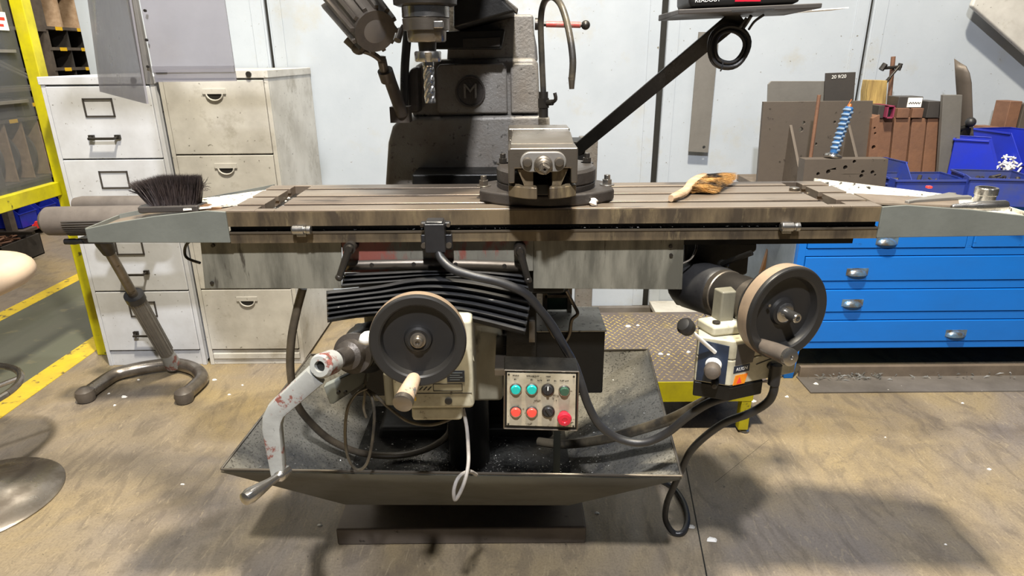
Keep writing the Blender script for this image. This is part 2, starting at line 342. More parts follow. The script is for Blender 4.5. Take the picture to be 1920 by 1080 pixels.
# ================================================================ FILING CABINETS
def cabinet(W, D, H, style, m, label, loc, rz):
    t = thing('filing_cabinet', label, 'filing cabinet')
    b_ = MB(); b_.bb(0, W, .02, D, .02, H - .03); b_.bb(0, .018, 0, .02, 0, H - .03); b_.bb(W - .018, W, 0, .02, 0, H - .03); b_.bb(.018, W-.018, .006, .02, 0, .075)
    mk('body', b_, m, t, bev=.002)
    mk('top', MB().bb(-.004, W + .004, -.006, D, H - .032, H), m, t, bev=.003)
    lk = mk('lock', MB().cyl((W * .84, -.006, H - .016), (W * .84, -.014, H - .016), .011), M['darksteel'], t)
    z = H - .036; hh = (z - .08) / 4
    for k in range(4):
        z1 = z - k * hh - .003; z0 = z1 - hh + .006
        d = mk('drawer', MB().bb(.02, W - .02, -.004, .02, z0, z1), m, t, bev=.003)
        if style == 1:
            fr_ = MB(); cx = W * .5 - .01; cz = z1 - .085; a_, c_ = .062, .038
            for (x0, x1, q0, q1) in ((-a_, a_, c_-.006, c_), (-a_, a_, -c_, -c_+.006), (-a_, -a_+.006, -c_, c_), (a_-.006, a_, -c_, c_)):
                fr_.bb(cx+x0, cx+x1, -.008, -.004, cz+q0, cz+q1)
            mk('label_frame', fr_, M['platedark'], d)
            h = MB(); hz = z1 - .205
            for s_ in (-1, 1): h.bb(cx + s_*.055 - .011, cx + s_*.055 + .011, -.016, -.004, hz - .009, hz + .009); h.cyl((cx+s_*.055, -.012, hz), (cx+s_*.05, -.036, hz-.004), .005)
            h.cyl((cx - .055, -.036, hz-.004), (cx + .055, -.036, hz-.004), .0055)
            mk('handle', h, M['darksteel'], d)
        else:
            cx = W * .5; hz = z1 - .05
            h = MB(); h.bb(cx - .048, cx + .048, -.009, -.004, hz - .004, hz + .016)
            pr = [(cx + .034 * math.cos(a), 0, hz - .004 - .026 * math.sin(a)) for a in [math.pi * k / 10 for k in range(11)]]
            h.tube([(p[0], -.008, p[2]) for p in pr], .0035, 6, 1)
            mk('handle', h, m, d)
            mk('hand_slot', MB().prism([(p[0]*.96 + cx*.04, -.0045, p[2]) for p in pr], (0, -.001, 0)), M['ink'], d)
    if style == 2:
        mk('plinth', MB().bb(.02, W - .02, -.002, .02, .03, .06), m, t, bev=.004)
    t.location = loc; t.rotation_euler.z = rz
    return t
cabinet(.468, .6, 1.325, 1, M['cab'], 'white four drawer filing cabinet with dark label frames and bar handles', (-1.945, 2.78, 0), R(.5))
cabinet(.455, .6, 1.345, 2, M['cab2'], 'cream four drawer filing cabinet with half round cup handles', (-1.458, 2.785, 0), 0)

# ================================================================ YELLOW GUARD FENCE (plane X = -2.1) AND RACK BEHIND
t = thing('guard_fence', 'yellow steel guard frame with tinted plastic pane beside the white filing cabinet', 'fence', (-2.1, 2.9, 0))
mk('post', MB().bb(-2.075, -2.02, 2.9, 2.955, 0, 3.0), M['yellow'], t, bev=.004)
mk('post', MB().bb(-2.10, -2.04, 1.02, 1.08, 0, 3.0), M['yellow'], t, bev=.004)
mk('rail', MB().bb(-2.09, -2.05, 1.08, 2.9, .81, .87), M['yellow'], t, bev=.003)
pn = mk('pane', MB().bb(-2.085, -2.08, 1.08, 2.9, .87, 3.0), M['screen'], t)
for z in (1.22, 1.42): mk('stiffener', MB().bb(-2.078, -2.066, 1.08, 2.86, z, z+.012), M['plategrey'], t)
p = XX(4, 42, -2.075)
tg = mk('notice', MB().bb(-2.079, -2.075, p.y - .06, p.y + .03, p.z - .03, p.z + .04), M['paper'], t, label='white notice with red marks')
q = MB(); q.bb(-2.0755, -2.0742, p.y - .045, p.y + .018, p.z + .008, p.z + .02); q.bb(-2.0755, -2.0742, p.y - .045, p.y + .004, p.z - .016, p.z - .006); mk('print', q, M['red'], tg)

X0 = -4.0
t = thing('storage_rack', 'tall brown steel racking with pigeonholes behind the yellow guard frame', 'rack', (X0, 5.6, 0))
ys = [4.3, 5.02, 5.95, 6.9, 7.8]
for y in ys:
    for xx in (X0, X0 - .6): mk('upright', MB().bb(xx - .05, xx, y - .03, y + .03, 0, 2.6), M['rack'], t)
for bay in range(4):
    zs = (.05, .43, .92, 1.12, 1.30, 1.47, 1.64, 2.05, 2.5) if bay >= 2 else (.05, .43, .92, 1.15, 1.62, 2.05, 2.5)
    for z in zs: mk('shelf', MB().bb(X0 - .62, X0 + .005, ys[bay], ys[bay+1], z, z + .025), M['rack'], t)
mk('back_panel', MB().bb(X0 - .65, X0 - .62, ys[0], ys[-1], 0, 2.6), M['rackdark'], t)
for y0, y1 in zip(ys, ys[1:]):                                   # upright dividers
    k = y0 + .19
    while k < y1 - .06:
        mk('divider', MB().bb(X0 - .6, X0 - .01, k - .008, k + .008, .46, .92), M['chipboard'], t); k += .19
for z0, z1 in ((.945, 1.12), (1.145, 1.30), (1.325, 1.47), (1.495, 1.64)):
    for yy in (6.25, 6.55): mk('divider', MB().bb(X0 - .6, X0 - .01, yy - .006, yy + .006, z0, z1), M['platedark'], t)
for (yy, z0, z1) in ((6.2, 1.665, 2.05), (6.5, 1.665, 2.05), (6.8, 1.665, 2.05), (5.5, 1.645, 2.05)):
    mk('divider', MB().bb(X0 - .6, X0 - .01, yy - .012, yy + .012, z0, z1), M['chipboard'], t)
for yy, z in ((6.12, 1.30), (6.42, 1.30), (6.12, 1.47), (6.42, 1.47), (6.12, 1.64), (6.42, 1.64), (5.3, .92), (5.7, .92), (4.9, .92), (4.55, .92), (5.12, 1.03), (5.6, 1.03), (4.7, 1.03)):
    mk('label_sticker', MB().bb(X0 + .006, X0 + .009, yy - .045, yy + .045, z - .005, z + .024), M['labely'], t)
for yy in (4.62, 5.2, 5.62): mk('drawer_box', MB().bb(X0 - .4, X0 - .002, yy - .17, yy + .17, .95, 1.10), M['platedark'], t, bev=.01)
mk('steel_length', MB().cyl((X0 - .3, 5.3, 1.18), (X0 - .05, 5.95, 1.18), .012).cyl((X0 - .3, 5.2, 1.6), (X0 - .04, 5.9, 1.17), .012).cyl((X0 - .3, 5.1, 1.6), (X0 - .04, 5.85, 1.17), .01), M['plategrey'], t)
dm = None
for i, (yy, rr) in enumerate(((4.58, .2), (4.77, .18), (5.12, .21), (5.3, .2), (5.5, .2), (5.69, .19), (5.85, .2))):
    if dm is None:
        dm = solo('grinding_disc', MB().cyl((0, -.012, .2), (0, .012, .2), .2, n=32), M['disc'], 'grey disc standing on edge between chipboard dividers in the rack', 'disc', (0, 0, 0), 'grey discs in the rack slots')
        o = dm
    else: o = dm.copy(); C.objects.link(o)
    o['label'] = ['leftmost', 'second from left', 'third from left', 'fourth from left', 'fifth from left', 'sixth from left', 'rightmost'][i] + ' of the grey discs standing on edge in the rack slots'
    o.location = (X0 - .22, yy, .46)
# blue bins in the bottom of the rack and on the bench share one builder
def bin_(name, w_, d_, h_, m, label, loc, rz, group=None, low=.55):
    t = thing(name, label, 'bin')
    b_ = MB(); th = .004
    b_.bb(-w_/2, w_/2, 0, d_, 0, th)
    b_.bb(-w_/2, w_/2, d_-th, d_, 0, h_)
    for s_ in (-1, 1):
        x0, x1 = (-w_/2, -w_/2+th) if s_ < 0 else (w_/2-th, w_/2)
        b_.prism([(x0, 0, 0), (x0, 0, h_*low), (x0, d_*.3, h_), (x0, d_, h_), (x0, d_, 0)], (x1-x0, 0, 0))
    b_.bb(-w_/2, w_/2, 0, th, 0, h_*low)
    mk('shell', b_, m, t, bev=.001)
    r_ = MB(); r_.bb(-w_/2-.006, -w_/2+.004, d_*.3, d_, h_-.008, h_); r_.bb(w_/2-.004, w_/2+.006, d_*.3, d_+.004, h_-.008, h_); r_.bb(-w_/2, w_/2, d_-.004, d_+.006, h_-.008, h_)
    mk('rim', r_, m, t, bev=.001); mk('front_lip', MB().bb(-w_/2-.006, w_/2+.006, -.006, .004, h_*low-.008, h_*low), m, t, bev=.001)
    t.location = loc; t.rotation_euler.z = rz
    if group: t['group'] = group
    return t
for i, (yy, zz) in enumerate(((4.5, .08), (4.8, .08), (5.25, .08), (5.5, .08), (5.76, .08))):
    bin_('storage_bin', .2, .32, .22, M['binblue'], 'blue open fronted bin on the bottom shelf of the rack', (X0 - .02, yy, zz), -math.pi/2 + math.pi, 'blue bins in the bottom of the rack')
for o in [x for x in C.objects if x.get('group') == 'blue bins in the bottom of the rack']:
    o.location.x = X0 - .04; o.rotation_euler.z = math.pi / 2; k_ = [4.5, 4.8, 5.25, 5.5, 5.76].index(round(o.location.y, 2))
    o['label'] = ['leftmost', 'second from left', 'third from left', 'fourth from left', 'rightmost'][k_] + ' of the blue bins on the bottom shelf of the rack'
# wire crate of scrap on the floor in front of the rack
p0 = G(65, 482, 0)
t = thing('scrap_crate', 'dark grey crate of scrap lengths on the floor by the rack', 'crate', (p0.x - .25, p0.y, 0))
q = MB(); cx, cy = p0.x - .27, p0.y - .1
q.bb(cx-.28, cx+.28, cy-.2, cy+.2, 0, .01)
for (x0, x1, y0, y1) in ((-.28, .28, -.2, -.19), (-.28, .28, .19, .2), (-.28, -.27, -.2, .2), (.27, .28, -.2, .2)): q.bb(cx+x0, cx+x1, cy+y0, cy+y1, 0, .16)
mk('tub', q, M['platedark'], t, bev=.002)
q = MB()
for k in range(46):
    a = V(cx + rnd.uniform(-.2, .2), cy + rnd.uniform(-.14, .14), .13 + rnd.random()*.05); d = V(rnd.uniform(-1, 1), rnd.uniform(-1, 1), .1).normalized() * rnd.uniform(.03, .07)
    q.cyl(a - d, a + d, .008, n=6)
mk('scrap_pieces', q, M['rust'], t, kind='stuff')
q = MB(); a = G(5, 500, .0); 
q.box((cx + .1, cy + .05, .20), (.5, .03, .02), None); q.box((cx - .2, cy + .05, .18), (.03, .3, .02), None)
mk('steel_bar', q, M['darksteel'], t)
# red handled tool poking from the bin
t = thing('red_tool', 'red plastic handled tool sticking out of the blue bins in the rack', 'tool', (-4.0, 4.9, .2)); p = XX(72, 421, -3.99)
q = MB(); q.cyl(p + V(-.02, 0, -.01), p + V(-.13, .02, -.02), .014, n=10); mk('handle', q, M['red'], t)
mk('head', MB().lathe(p + V(0, 0, 0), (.3, -1, 0), [(-.012, .035), (.012, .035)], 6), M['red'], t, bev=.004)

# ================================================================ CREAM STOOL (far left)
t = thing('workshop_stool', 'cream vinyl stool with chrome footring and round chrome base at left edge', 'stool', (-1.79, 1.78, 0))
sx, sy = -1.79, 1.78
mk('base', MB().lathe((sx, sy, 0), (0, 0, 1), [(0, .24), (.006, .242), (.012, .235), (.03, .15), (.055, .06), (.075, .035)], 48), M['chrome'], t)
mk('column', MB().lathe((sx, sy, .07), (0, 0, 1), [(0, .03), (.3, .03), (.3, .02), (.62, .02)], 24), M['chrome'], t)
q = MB(); q.tube([(sx + .2*math.cos(a), sy + .2*math.sin(a), .405) for a in [2*math.pi*k/40 for k in range(41)]], .011, 10, 1)
for k in range(3): a = k*2.09+.6; q.tube([(sx + .03*math.cos(a), sy+.03*math.sin(a), .37), (sx+.2*math.cos(a), sy+.2*math.sin(a), .405)], .008, 8, 1)
mk('foot_ring', q, M['chrome'], t)
tip = P(76, 503, 1.95); q = MB(); rows = []
for k in range(13):
    ph = -math.pi/2 + math.pi * k/12; rz_ = .045*math.sin(ph); rr = .17 + .05*math.cos(ph)
    rows.append([V(-1.765 + rr*math.copysign(abs(math.cos(a))**.75, math.cos(a)), sy + .10 + rr*math.copysign(abs(math.sin(a))**.75, math.sin(a)), tip.z - .015 + rz_ - .10*(math.cos(a)*.5 - .5)*.0 + (.05 if math.cos(a) < 0 else .0)*abs(math.cos(a))) for a in [2*math.pi*j/40 for j in range(41)]])
q.grid(rows); q.add([rows[0][j] for j in range(40)], [tuple(range(40))]); q.add([rows[-1][j] for j in range(40)], [tuple(range(40))])
mk('seat', q, M['seat'], t, ang=60)

# ================================================================ PERCHING STOOL
t = thing('perching_stool', 'perching stool with tilted column and curved chrome base before the filing cabinets', 'stool', (-1.6, 2.6, 0))
arc = [G(160, 740, .03), G(185, 722, .03), G(215, 703, .03), G(250, 693, .035), G(290, 686, .035), G(330, 683, .035), G(365, 692, .03), G(378, 708, .03), G(368, 722, .03), G(345, 742, .03)]
mk('curved_base', MB().tube(arc, .03, 14, 6), M['chrome'], t)
for p in (arc[0], arc[-1]): mk('rubber_foot', MB().lathe(p, (0, 0, 1), [(-.03, .02), (-.026, .034), (0, .04), (.02, .036), (.034, .018), (.037, 0)], 20), M['gripdark'], t)
cb = G(325, 684, .04); ctop = P(195, 455, 2.3); d = (ctop - cb)
mk('column_socket', MB().cyl(cb, cb + d*.12, .036, .03), M['chippedgrey'], t)
cs = mk('column', MB().cyl(cb + d*.1, cb + d*.6, .030, .031), M['plategrey'], t)
q = MB()
for k in range(14):
    a = 2*math.pi*k/14; u_ = d.normalized().cross(V(0, 0, 1)).normalized(); w_ = d.normalized().cross(u_); o_ = (u_*math.cos(a)+w_*math.sin(a))*.031
    q.cyl(cb + d*.14 + o_, cb + d*.59 + o_, .003, n=5)
mk('rib', q, M['plategrey'], cs)
mk('collar', MB().cyl(cb + d*.59, cb + d*.63, .038), M['black'], t)
mk('gas_rod', MB().cyl(cb + d*.62, cb + d*.98, .018), M['steel'], t)
mk('lever_hub', MB().lathe(ctop, d, [(-.05, .024), (0, .03), (.04, .03)], 16), M['darksteel'], t)
p = P(125, 453, 2.25); q = MB(); q.tube([P(195, 450, 2.28), P(165, 450, 2.26), P(150, 451, 2.25)], .006, 8, 3); q.lathe(p, (1, 0, 0), [(-.01, 0), (-.005, .011), (.03, .012), (.06, .006)], 12)
mk('lever', q, M['black'], t)
q = MB(); a = P(80, 415, 2.25); e = V(a.x + .5, a.y + .02, a.z); Rr = .052
q.lathe(a, e - a, [(0, .02), (.008, .04), (.022, .051), (.05, Rr), (.45, Rr), (.48, .045), (.5, .02)], 32)
st = mk('seat_roll', q, M['greyfoam'], t)
q = MB()
for k in range(9):
    an = R(-62 + k*9); q.cyl(a + V(.1, -Rr*math.cos(an), Rr*math.sin(an)), a + V(.44, -Rr*math.cos(an)+.02, Rr*math.sin(an)), .0022, n=5)
mk('seat_rib', q, M['platedark'], st)
q = MB(); a = P(137, 384, 2.42); q.lathe(a, (1, 0, 0), [(0, .01), (.01, .027), (.04, .033), (.28, .033), (.3, .02)], 24); mk('back_roll', q, M['greyfoam'], t)
q = MB(); q.box((a.x + .08, a.y - .06, a.z - .035), (.03, .12, .02)); q.box((a.x+.22, a.y - .06, a.z-.035), (.03, .12, .02)); mk('bracket', q, M['darksteel'], t)
mk('seat_plate', MB().box((ctop.x, ctop.y, ctop.z + .02), (.12, .1, .02)), M['black'], t)

# ================================================================ HANGING GUARD SCREENS
t = thing('chip_guard', 'smoky clear plastic chip guard of two panels hanging at top left', 'guard', (-.9, 1.6, 1.3))
A0 = P(187, 172, 1.83); A1 = P(275, 195, 1.45); A2 = P(250, -60, 1.45); A3 = P(148, -60, 1.83)
mk('clear_panel', MB().prism([A0, A1, V(A1.x + .02, A1.y, 2.0), V(A0.x + .06, A0.y, 2.0)], (.003, .003, 0)), M['smoke'], t)
B0 = P(291, 154, 1.47); B1 = P(443, 152, 1.47)
mk('clear_panel', MB().prism([B0, B1, V(B1.x, B1.y, 2.0), V(B0.x, B0.y, 2.0)], (0, .004, 0)), M['smoke'], t)
z_ = P(300, 135, 1.47).z
mk('edge_strip', MB().bb(B0.x, B1.x, B0.y - .003, B0.y, z_ - .001, z_ + .012), M['smoke'], t)
C0 = P(283, 158, 1.47)
q = MB().bb(C0.x - .014, C0.x + .006, 1.462, 1.474, C0.z, 2.0); mk('hinge_bar', q, M['plategrey'], t, bev=.001)
for y in (20, 75, 125):
    p = P(272 + y*.05, y, 1.46); mk('screw', MB().cyl(p, p + V(0, -.004, 0), .003, n=10), M['darksteel'], t)
mk('maker_plate', MB().bb(B0.x + .006, B0.x + .03, B0.y - .002, B0.y, C0.z + .022, C0.z + .029), M['platedark'], t)
mk('hanging_rail', MB().bb(A0.x - .05, B1.x + .05, 1.5, 1.54, 2.0, 2.04), M['plategrey'], t)
for k in (0, 1):
    xx = A0.x if k == 0 else B1.x; mk('hanger', MB().cyl((xx, 1.52, 2.02), (xx, 1.52, 3.9), .008), M['plategrey'], t)

# ================================================================ MILLING MACHINE
mill = thing('milling_machine', 'large grey vertical milling machine standing in a sloped drip pan', 'machine', (-.12, 1.9, 0))
TF, TB, TZ = 1.317, 1.60, 1.09           # table front, back, top
# foot and column
mk('base_plate', MB().bb(-.535, .218, 1.56, 2.5, 0, .06), M['plate'], mill, bev=.006)
mk('pedestal', MB().hexa([(-.47, 1.72, .06), (.16, 1.72, .06), (.2, 2.5, .06), (-.5, 2.5, .06), (-.42, 1.74, .3), (.12, 1.74, .3), (.14, 2.45, .3), (-.44, 2.45, .3)]), M['blackpaint'], mill, bev=.015)
# drip pan
prx = R(1.2)
o1, o2, o3, o4 = G(415, 880, .445), G(1278, 893, .445), G(1215, 655, .445), None
o4 = V(o1.x + .03, o3.y - .02, .445)
i1, i2, i3, i4 = V(-.46, 1.45, .245), V(.15, 1.44, .245), V(.16, 1.93, .245), V(-.46, 1.93, .245)
q = MB(); Oo = [o1, o2, o3, o4]; Ii = [i1, i2, i3, i4]
q.add(Oo + Ii, [(0, 1, 5, 4), (1, 2, 6, 5), (2, 3, 7, 6), (3, 0, 4, 7), (4, 5, 6, 7)])
pan = mk('drip_pan', q, M['pan'], mill, sol=.005)
q = MB(); dn = V(0, -.004, -.004); q.add([o1+dn, o2+dn, i2+dn, i1+dn], [(0, 1, 2, 3)]); mk('pan_front', q, M['panout'], pan, sol=.002)
q = MB()
for a, b_ in ((o1, o2), (o2, o3), (o3, o4), (o4, o1)): q.cyl(a, b_, .0035, n=8)
mk('pan_rim', q, M['steel'], pan)
mk('oil_sludge', MB().add([(-.475, 1.445, .262), (.165, 1.442, .262), (.165, 1.93, .262), (-.475, 1.93, .262)], [(0, 1, 2, 3)]), M['oil'], pan, sol=.002)
q = MB()                                                # swarf lying in the pan
def swf(q, cx, cy, sx_, sy_, n, zf):
    for k in range(n):
        x = cx + rnd.gauss(0, sx_); y = cy + rnd.gauss(0, sy_); z = zf(x, y)
        if z is None: continue
        a = rnd.random()*6.28; s_ = rnd.uniform(.0012, .004); u_ = V(math.cos(a), math.sin(a), 0); w_ = V(-math.sin(a), math.cos(a), rnd.random())
        c = V(x, y, z + .003); q.add([c - u_*s_, c + u_*s_, c + w_*s_*.8], [(0, 1, 2)])
def panz(x, y):
    if not (o1.x + .03 < x < .42 and 1.33 < y < 2.0): return None
    z = .262
    if x < -.5: z = .247 + (-.46 - x) / (-.46 - o1.x) * .2
    if x > .19: z = .245 + (x - .15) / (.42 - .15) * .2
    if y < 1.45: z = max(z, .245 + (1.45 - y) / .15 * .2)
    return z + .003
swf(q, -.26, 1.56, .05, .06, 420, panz); swf(q, -.05, 1.55, .08, .07, 500, panz); swf(q, .16, 1.5, .06, .05, 320, panz); swf(q, -.5, 1.6, .1, .15, 260, panz); swf(q, .27, 1.7, .08, .15, 260, panz)
mk('swarf', q, M['swarf'], mill, kind='stuff')
# column
YC = 1.92
def CP(px, py): return P(px, py, YC)
lower = [CP(722, 400), CP(722, 345), CP(727, 268), CP(735, 238), CP(752, 220), CP(1026, 215), CP(1031, 222), CP(1036, 345), CP(1038, 400)]
zb = .25; lower[0].z = zb; lower[-1].z = zb; lower[0].x = lower[1].x - .01; lower[-1].x = lower[-2].x + .01
col = mk('column', MB().prism(lower, (0, .55, 0)), M['castgrey'], mill, bev=.025)
up1 = [CP(770, 222), CP(768, 140), CP(776, 122), CP(800, 112), CP(1004, 108), CP(1010, 120), CP(1014, 222)]
mk('column_head', MB().prism([v + V(0, .02, 0) for v in up1], (0, .5, 0)), M['castgrey'], mill, bev=.014)
mk('side_cover', MB().prism([CP(958, 213)+V(0, -.0, 0), CP(957, 128), CP(964, 118), CP(1000, 118), CP(1007, 128), CP(1011, 213)], (0, .06, 0)), M['castgrey'], mill, bev=.006)
mk('side_cover', MB().prism([CP(820, 213), CP(818, 128), CP(824, 120), CP(944, 118), CP(950, 128), CP(952, 213)], (0, .06, 0)), M['castgrey'], mill, bev=.006)
up2 = [CP(835, 116), CP(838, 60), CP(842, -60), CP(948, -60), CP(950, 25), CP(1001, 25), CP(1003, 62), CP(1008, 88), CP(1010, 116)]
mk('turret', MB().prism([v + V(0, .04, 0) for v in up2], (0, .4, 0)), M['castgrey'], mill, bev=.008)
mk('dovetail_plate', MB().prism([P(800, 60, 1.84), P(947, 55, 1.84), P(940, 92, 1.84), P(800, 92, 1.84)], (0, .12, 0)), M['blackpaint'], mill, bev=.003)
np_ = mk('name_plate', MB().prism([P(868, 73, 1.836), P(938, 70, 1.836), P(937, 87, 1.836), P(868, 89, 1.836)], (0, .003, 0)), M['darksteel'], mill)
mk('ram', MB().prism([P(850, -160, 1.75), P(935, -160, 1.75), P(945, 0, 1.75), P(968, 22, 1.75), P(850, 55, 1.75)], (0, .5, 0)), M['blackpaint'], mill, bev=.008)
mk('ram_edge', MB().prism([P(918, -12, 1.76), P(935, -14, 1.76), P(972, 16, 1.76), P(970, 26, 1.76)], (0, .05, 0)), M['steel'], mill, bev=.003)
# emblem: round boss with an M
c = P(882, 172, YC - .001); rr = 28 * (YC / 1.045) / FPX
em = mk('emblem', MB().lathe(c, (0, -1, 0), [(0, rr), (.006, rr), (.006, rr*.88), (.001, rr*.86), (.001, 0)], 40), M['iron'], mill)
text('emblem_letter', 'M', rr*1.35, M['castgrey'], em, facing(c + V(0, -.005, -.0), (1, 0, 0), (0, 0, 1)), .004)
# side lever with red sleeve
a = P(1003, 45, 1.95); b_ = P(1098, 47, 1.95); q = MB(); q.cyl(a, b_, .006, n=12); q.sph(b_, .013); q.cyl(a, a + (b_-a)*.12, .016, n=16)
lv = mk('clamp_lever', q, M['darksteel'], mill); mk('red_sleeve', MB().cyl(a + (b_-a)*.22, a + (b_-a)*.9, .0082, n=14), M['wornred'], lv)
# head and spindle over the table
HX, HY = P(800, 60, 1.45).x, 1.45
def hz(py): return P(800, py, HY).z
def hr(px): return px * (HY / 1.05) / FPX
q = MB().lathe((HX, HY, 0), (0, 0, 1), [(hz(12), hr(50)), (hz(9), hr(57)), (hz(-70), hr(60)), (2.2, hr(62))], 40); mk('spindle_head', q, M['darksteel'], mill)
mk('head_block', MB().hexa([(HX-.10, HY-.06, 1.535), (HX+.06, HY-.06, 1.535), (HX+.08, HY+.3, 1.54), (HX-.10, HY+.3, 1.54), (HX-.14, HY-.1, 2.2), (HX+.2, HY-.1, 2.2), (HX+.2, HY+.3, 2.2), (HX-.14, HY+.3, 2.2)]), M['blackpaint'], mill, bev=.02)
mk('quill_ring', MB().lathe((HX, HY, 0), (0, 0, 1), [(hz(34), hr(41)), (hz(33), hr(43)), (hz(13), hr(43)), (hz(12), hr(41))], 40), M['bright'], mill)
mk('quill', MB().lathe((HX, HY, 0), (0, 0, 1), [(hz(80), hr(14)), (hz(79), hr(33)), (hz(76), hr(35)), (hz(58), hr(36)), (hz(57), hr(42)), (hz(36), hr(43)), (hz(34), hr(41))], 40), M['steel'], mill)
mk('drive_key', MB().box((HX + .03, HY - .042, hz(48)), (.02, .016, .014)), M['bright'], mill, bev=.002)
mk('spindle_nose', MB().lathe((HX, HY, 0), (0, 0, 1), [(hz(97), hr(16)), (hz(80), hr(17)), (hz(79), hr(19))], 28), M['darksteel'], mill)
q = MB(); prof = []
n = 60; vs = []; zt, zb_ = hz(96), hz(116)
for j, z in enumerate((zb_, zb_ + .003, (zb_+zt)/2, zt - .003, zt)):
    for k in range(n):
        a = 2*math.pi*k/n; notch = (.84 if (k % 15) < 4 and j < 3 else 1); r_ = hr(25) * notch * (1 if 0 < j < 4 else .93); vs.append((HX + r_*math.cos(a), HY + r_*math.sin(a), z))
q.add(vs, [(j*n+k, j*n+(k+1) % n, (j+1)*n+(k+1) % n, (j+1)*n+k) for j in range(4) for k in range(n)] + [tuple(reversed(range(n))), tuple(range(4*n, 5*n))])
mk('collet_nut', q, M['bright'], mill)
q = MB(); n = 40; m_ = 44; vs = []; z0, z1 = hz(193), hz(114)           # fluted end mill
for j in range(m_ + 1):
    z = z1 + (z0 - z1)*j/m_; tw = 3.4*j/m_ * math.pi * .9
    for k in range(n):
        a = 2*math.pi*k/n; r_ = hr(10.5) * (.80 + .20*(max(0, math.cos(5*a + tw*2.6)))**.4 if j > 5 else 1); vs.append((HX + r_*math.cos(a), HY + r_*math.sin(a), z))
q.add(vs, [(j*n+k, j*n+(k+1) % n, (j+1)*n+(k+1) % n, (j+1)*n+k) for j in range(m_) for k in range(n)] + [tuple(range(n)), tuple(reversed(range(m_*n, (m_+1)*n)))])
mk('end_mill', q, M['bright'], mill, ang=25)
# rod and flange left of the column
q = MB(); q.tube([P(768, -40, 1.86), P(764, 60, 1.86), P(759, 130, 1.86), P(758, 215, 1.86)], .012, 12); mk('power_cable', q, M['black'], mill)
q = MB(); q.cyl(P(751, 56, 1.8), P(745, 76, 1.78), .009, .010); q.cyl(P(757, 48, 1.8), P(751, 58, 1.8), .006); mk('quill_lever', q, M['gripdark'], mill)
mk('column_flange', MB().prism([P(765, 212, 1.87), P(764, 140, 1.87), P(770, 128, 1.87), P(784, 124, 1.87), P(786, 212, 1.87)], (0, .07, 0)), M['iron'], mill, bev=.008)
# lamp on its jointed arm
lam = mk('work_lamp_arm', MB().cyl(P(754, 214, 1.72), P(728, 142, 1.66), .016, .015).cyl(P(728, 150, 1.665), P(722, 132, 1.65), .019).cyl(P(722, 140, 1.655), P(716, 112, 1.64), .011).tube([P(717, 116, 1.64), P(706, 106, 1.63), P(692, 98, 1.62), P(672, 92, 1.61)], .0075, 10).lathe(P(716, 112, 1.64), (0, 0, 1), [(-.01, 0), (-.008, .01), (.008, .01), (.01, 0)], 14).box(P(752, 214, 1.74), (.05, .05, .04)), M['lampbody'], mill)
c = P(703, 58, 1.5); back = P(640, -20, 1.68); ax = (c - back).normalized(); Lh = (c - back).length
q = MB(); q.lathe(c, -ax, [(-.004, .0425), (-.004, .0455), (.008, .0465), (.03, .0475), (Lh*.8, .052), (Lh, .04), (Lh + .01, 0)], 40)
lh = mk('work_lamp_head', q, M['lampbody'], mill)
u_ = ax.cross(V(0, 0, 1)).normalized(); w_ = ax.cross(u_)
q = MB()
for k in range(12):
    a = 2*math.pi*k/12; e = u_*math.cos(a) + w_*math.sin(a); t_ = ax.cross(e)
    p0 = c - ax*.002 + e*.042; p1 = c - ax*(Lh*.88) + e*.048
    q.hexa([p0 - t_*.0055, p0 + t_*.0055, p0 + t_*.0045 + e*.012, p0 - t_*.0045 + e*.012, p1 - t_*.0055, p1 + t_*.0055, p1 + t_*.0045 + e*.015, p1 - t_*.0045 + e*.015])
mk('cooling_fin', q, M['lampbody'], lh, bev=.001)
mk('lamp_lens', MB().lathe(c + ax*.001, ax, [(-.002, .0428), (.0, .0424), (.004, .02), (.005, 0)], 36), M['lens'], lh)
mk('lamp_knuckle', MB().sph(P(672, 88, 1.6), .018).cyl(P(655, 70, 1.6), P(672, 90, 1.6), .018, .014), M['lampbody'], lh)
# coolant nozzle
q = MB(); q.tube([P(1019, 214, 1.85), P(1019, 180, 1.85), P(1016, 110, 1.85), P(1014, 40, 1.84), P(1020, 5, 1.8), P(1035, -6, 1.74), P(1052, 10, 1.68), P(1066, 55, 1.64), P(1074, 110, 1.62), P(1072, 150, 1.62)], .0082, 12)
nz = mk('coolant_tube', q, M['conduit'], mill)
mk('nozzle_tip', MB().cyl(P(1072, 145, 1.62), P(1072, 167, 1.62), .0085, .006), M['steel'], nz)
q = MB(); q.cyl(P(1019, 220, 1.85), P(1019, 172, 1.85), .013); q.cyl(P(1019, 202, 1.85), P(1019, 184, 1.85), .017, n=6); q.cyl(P(1019, 193, 1.85), P(1036, 192, 1.83), .008); q.tube([P(1036, 192, 1.83), P(1042, 186, 1.82), P(1040, 174, 1.82)], .005, 8, 3)
mk('coolant_valve', q, M['darksteel'], nz)
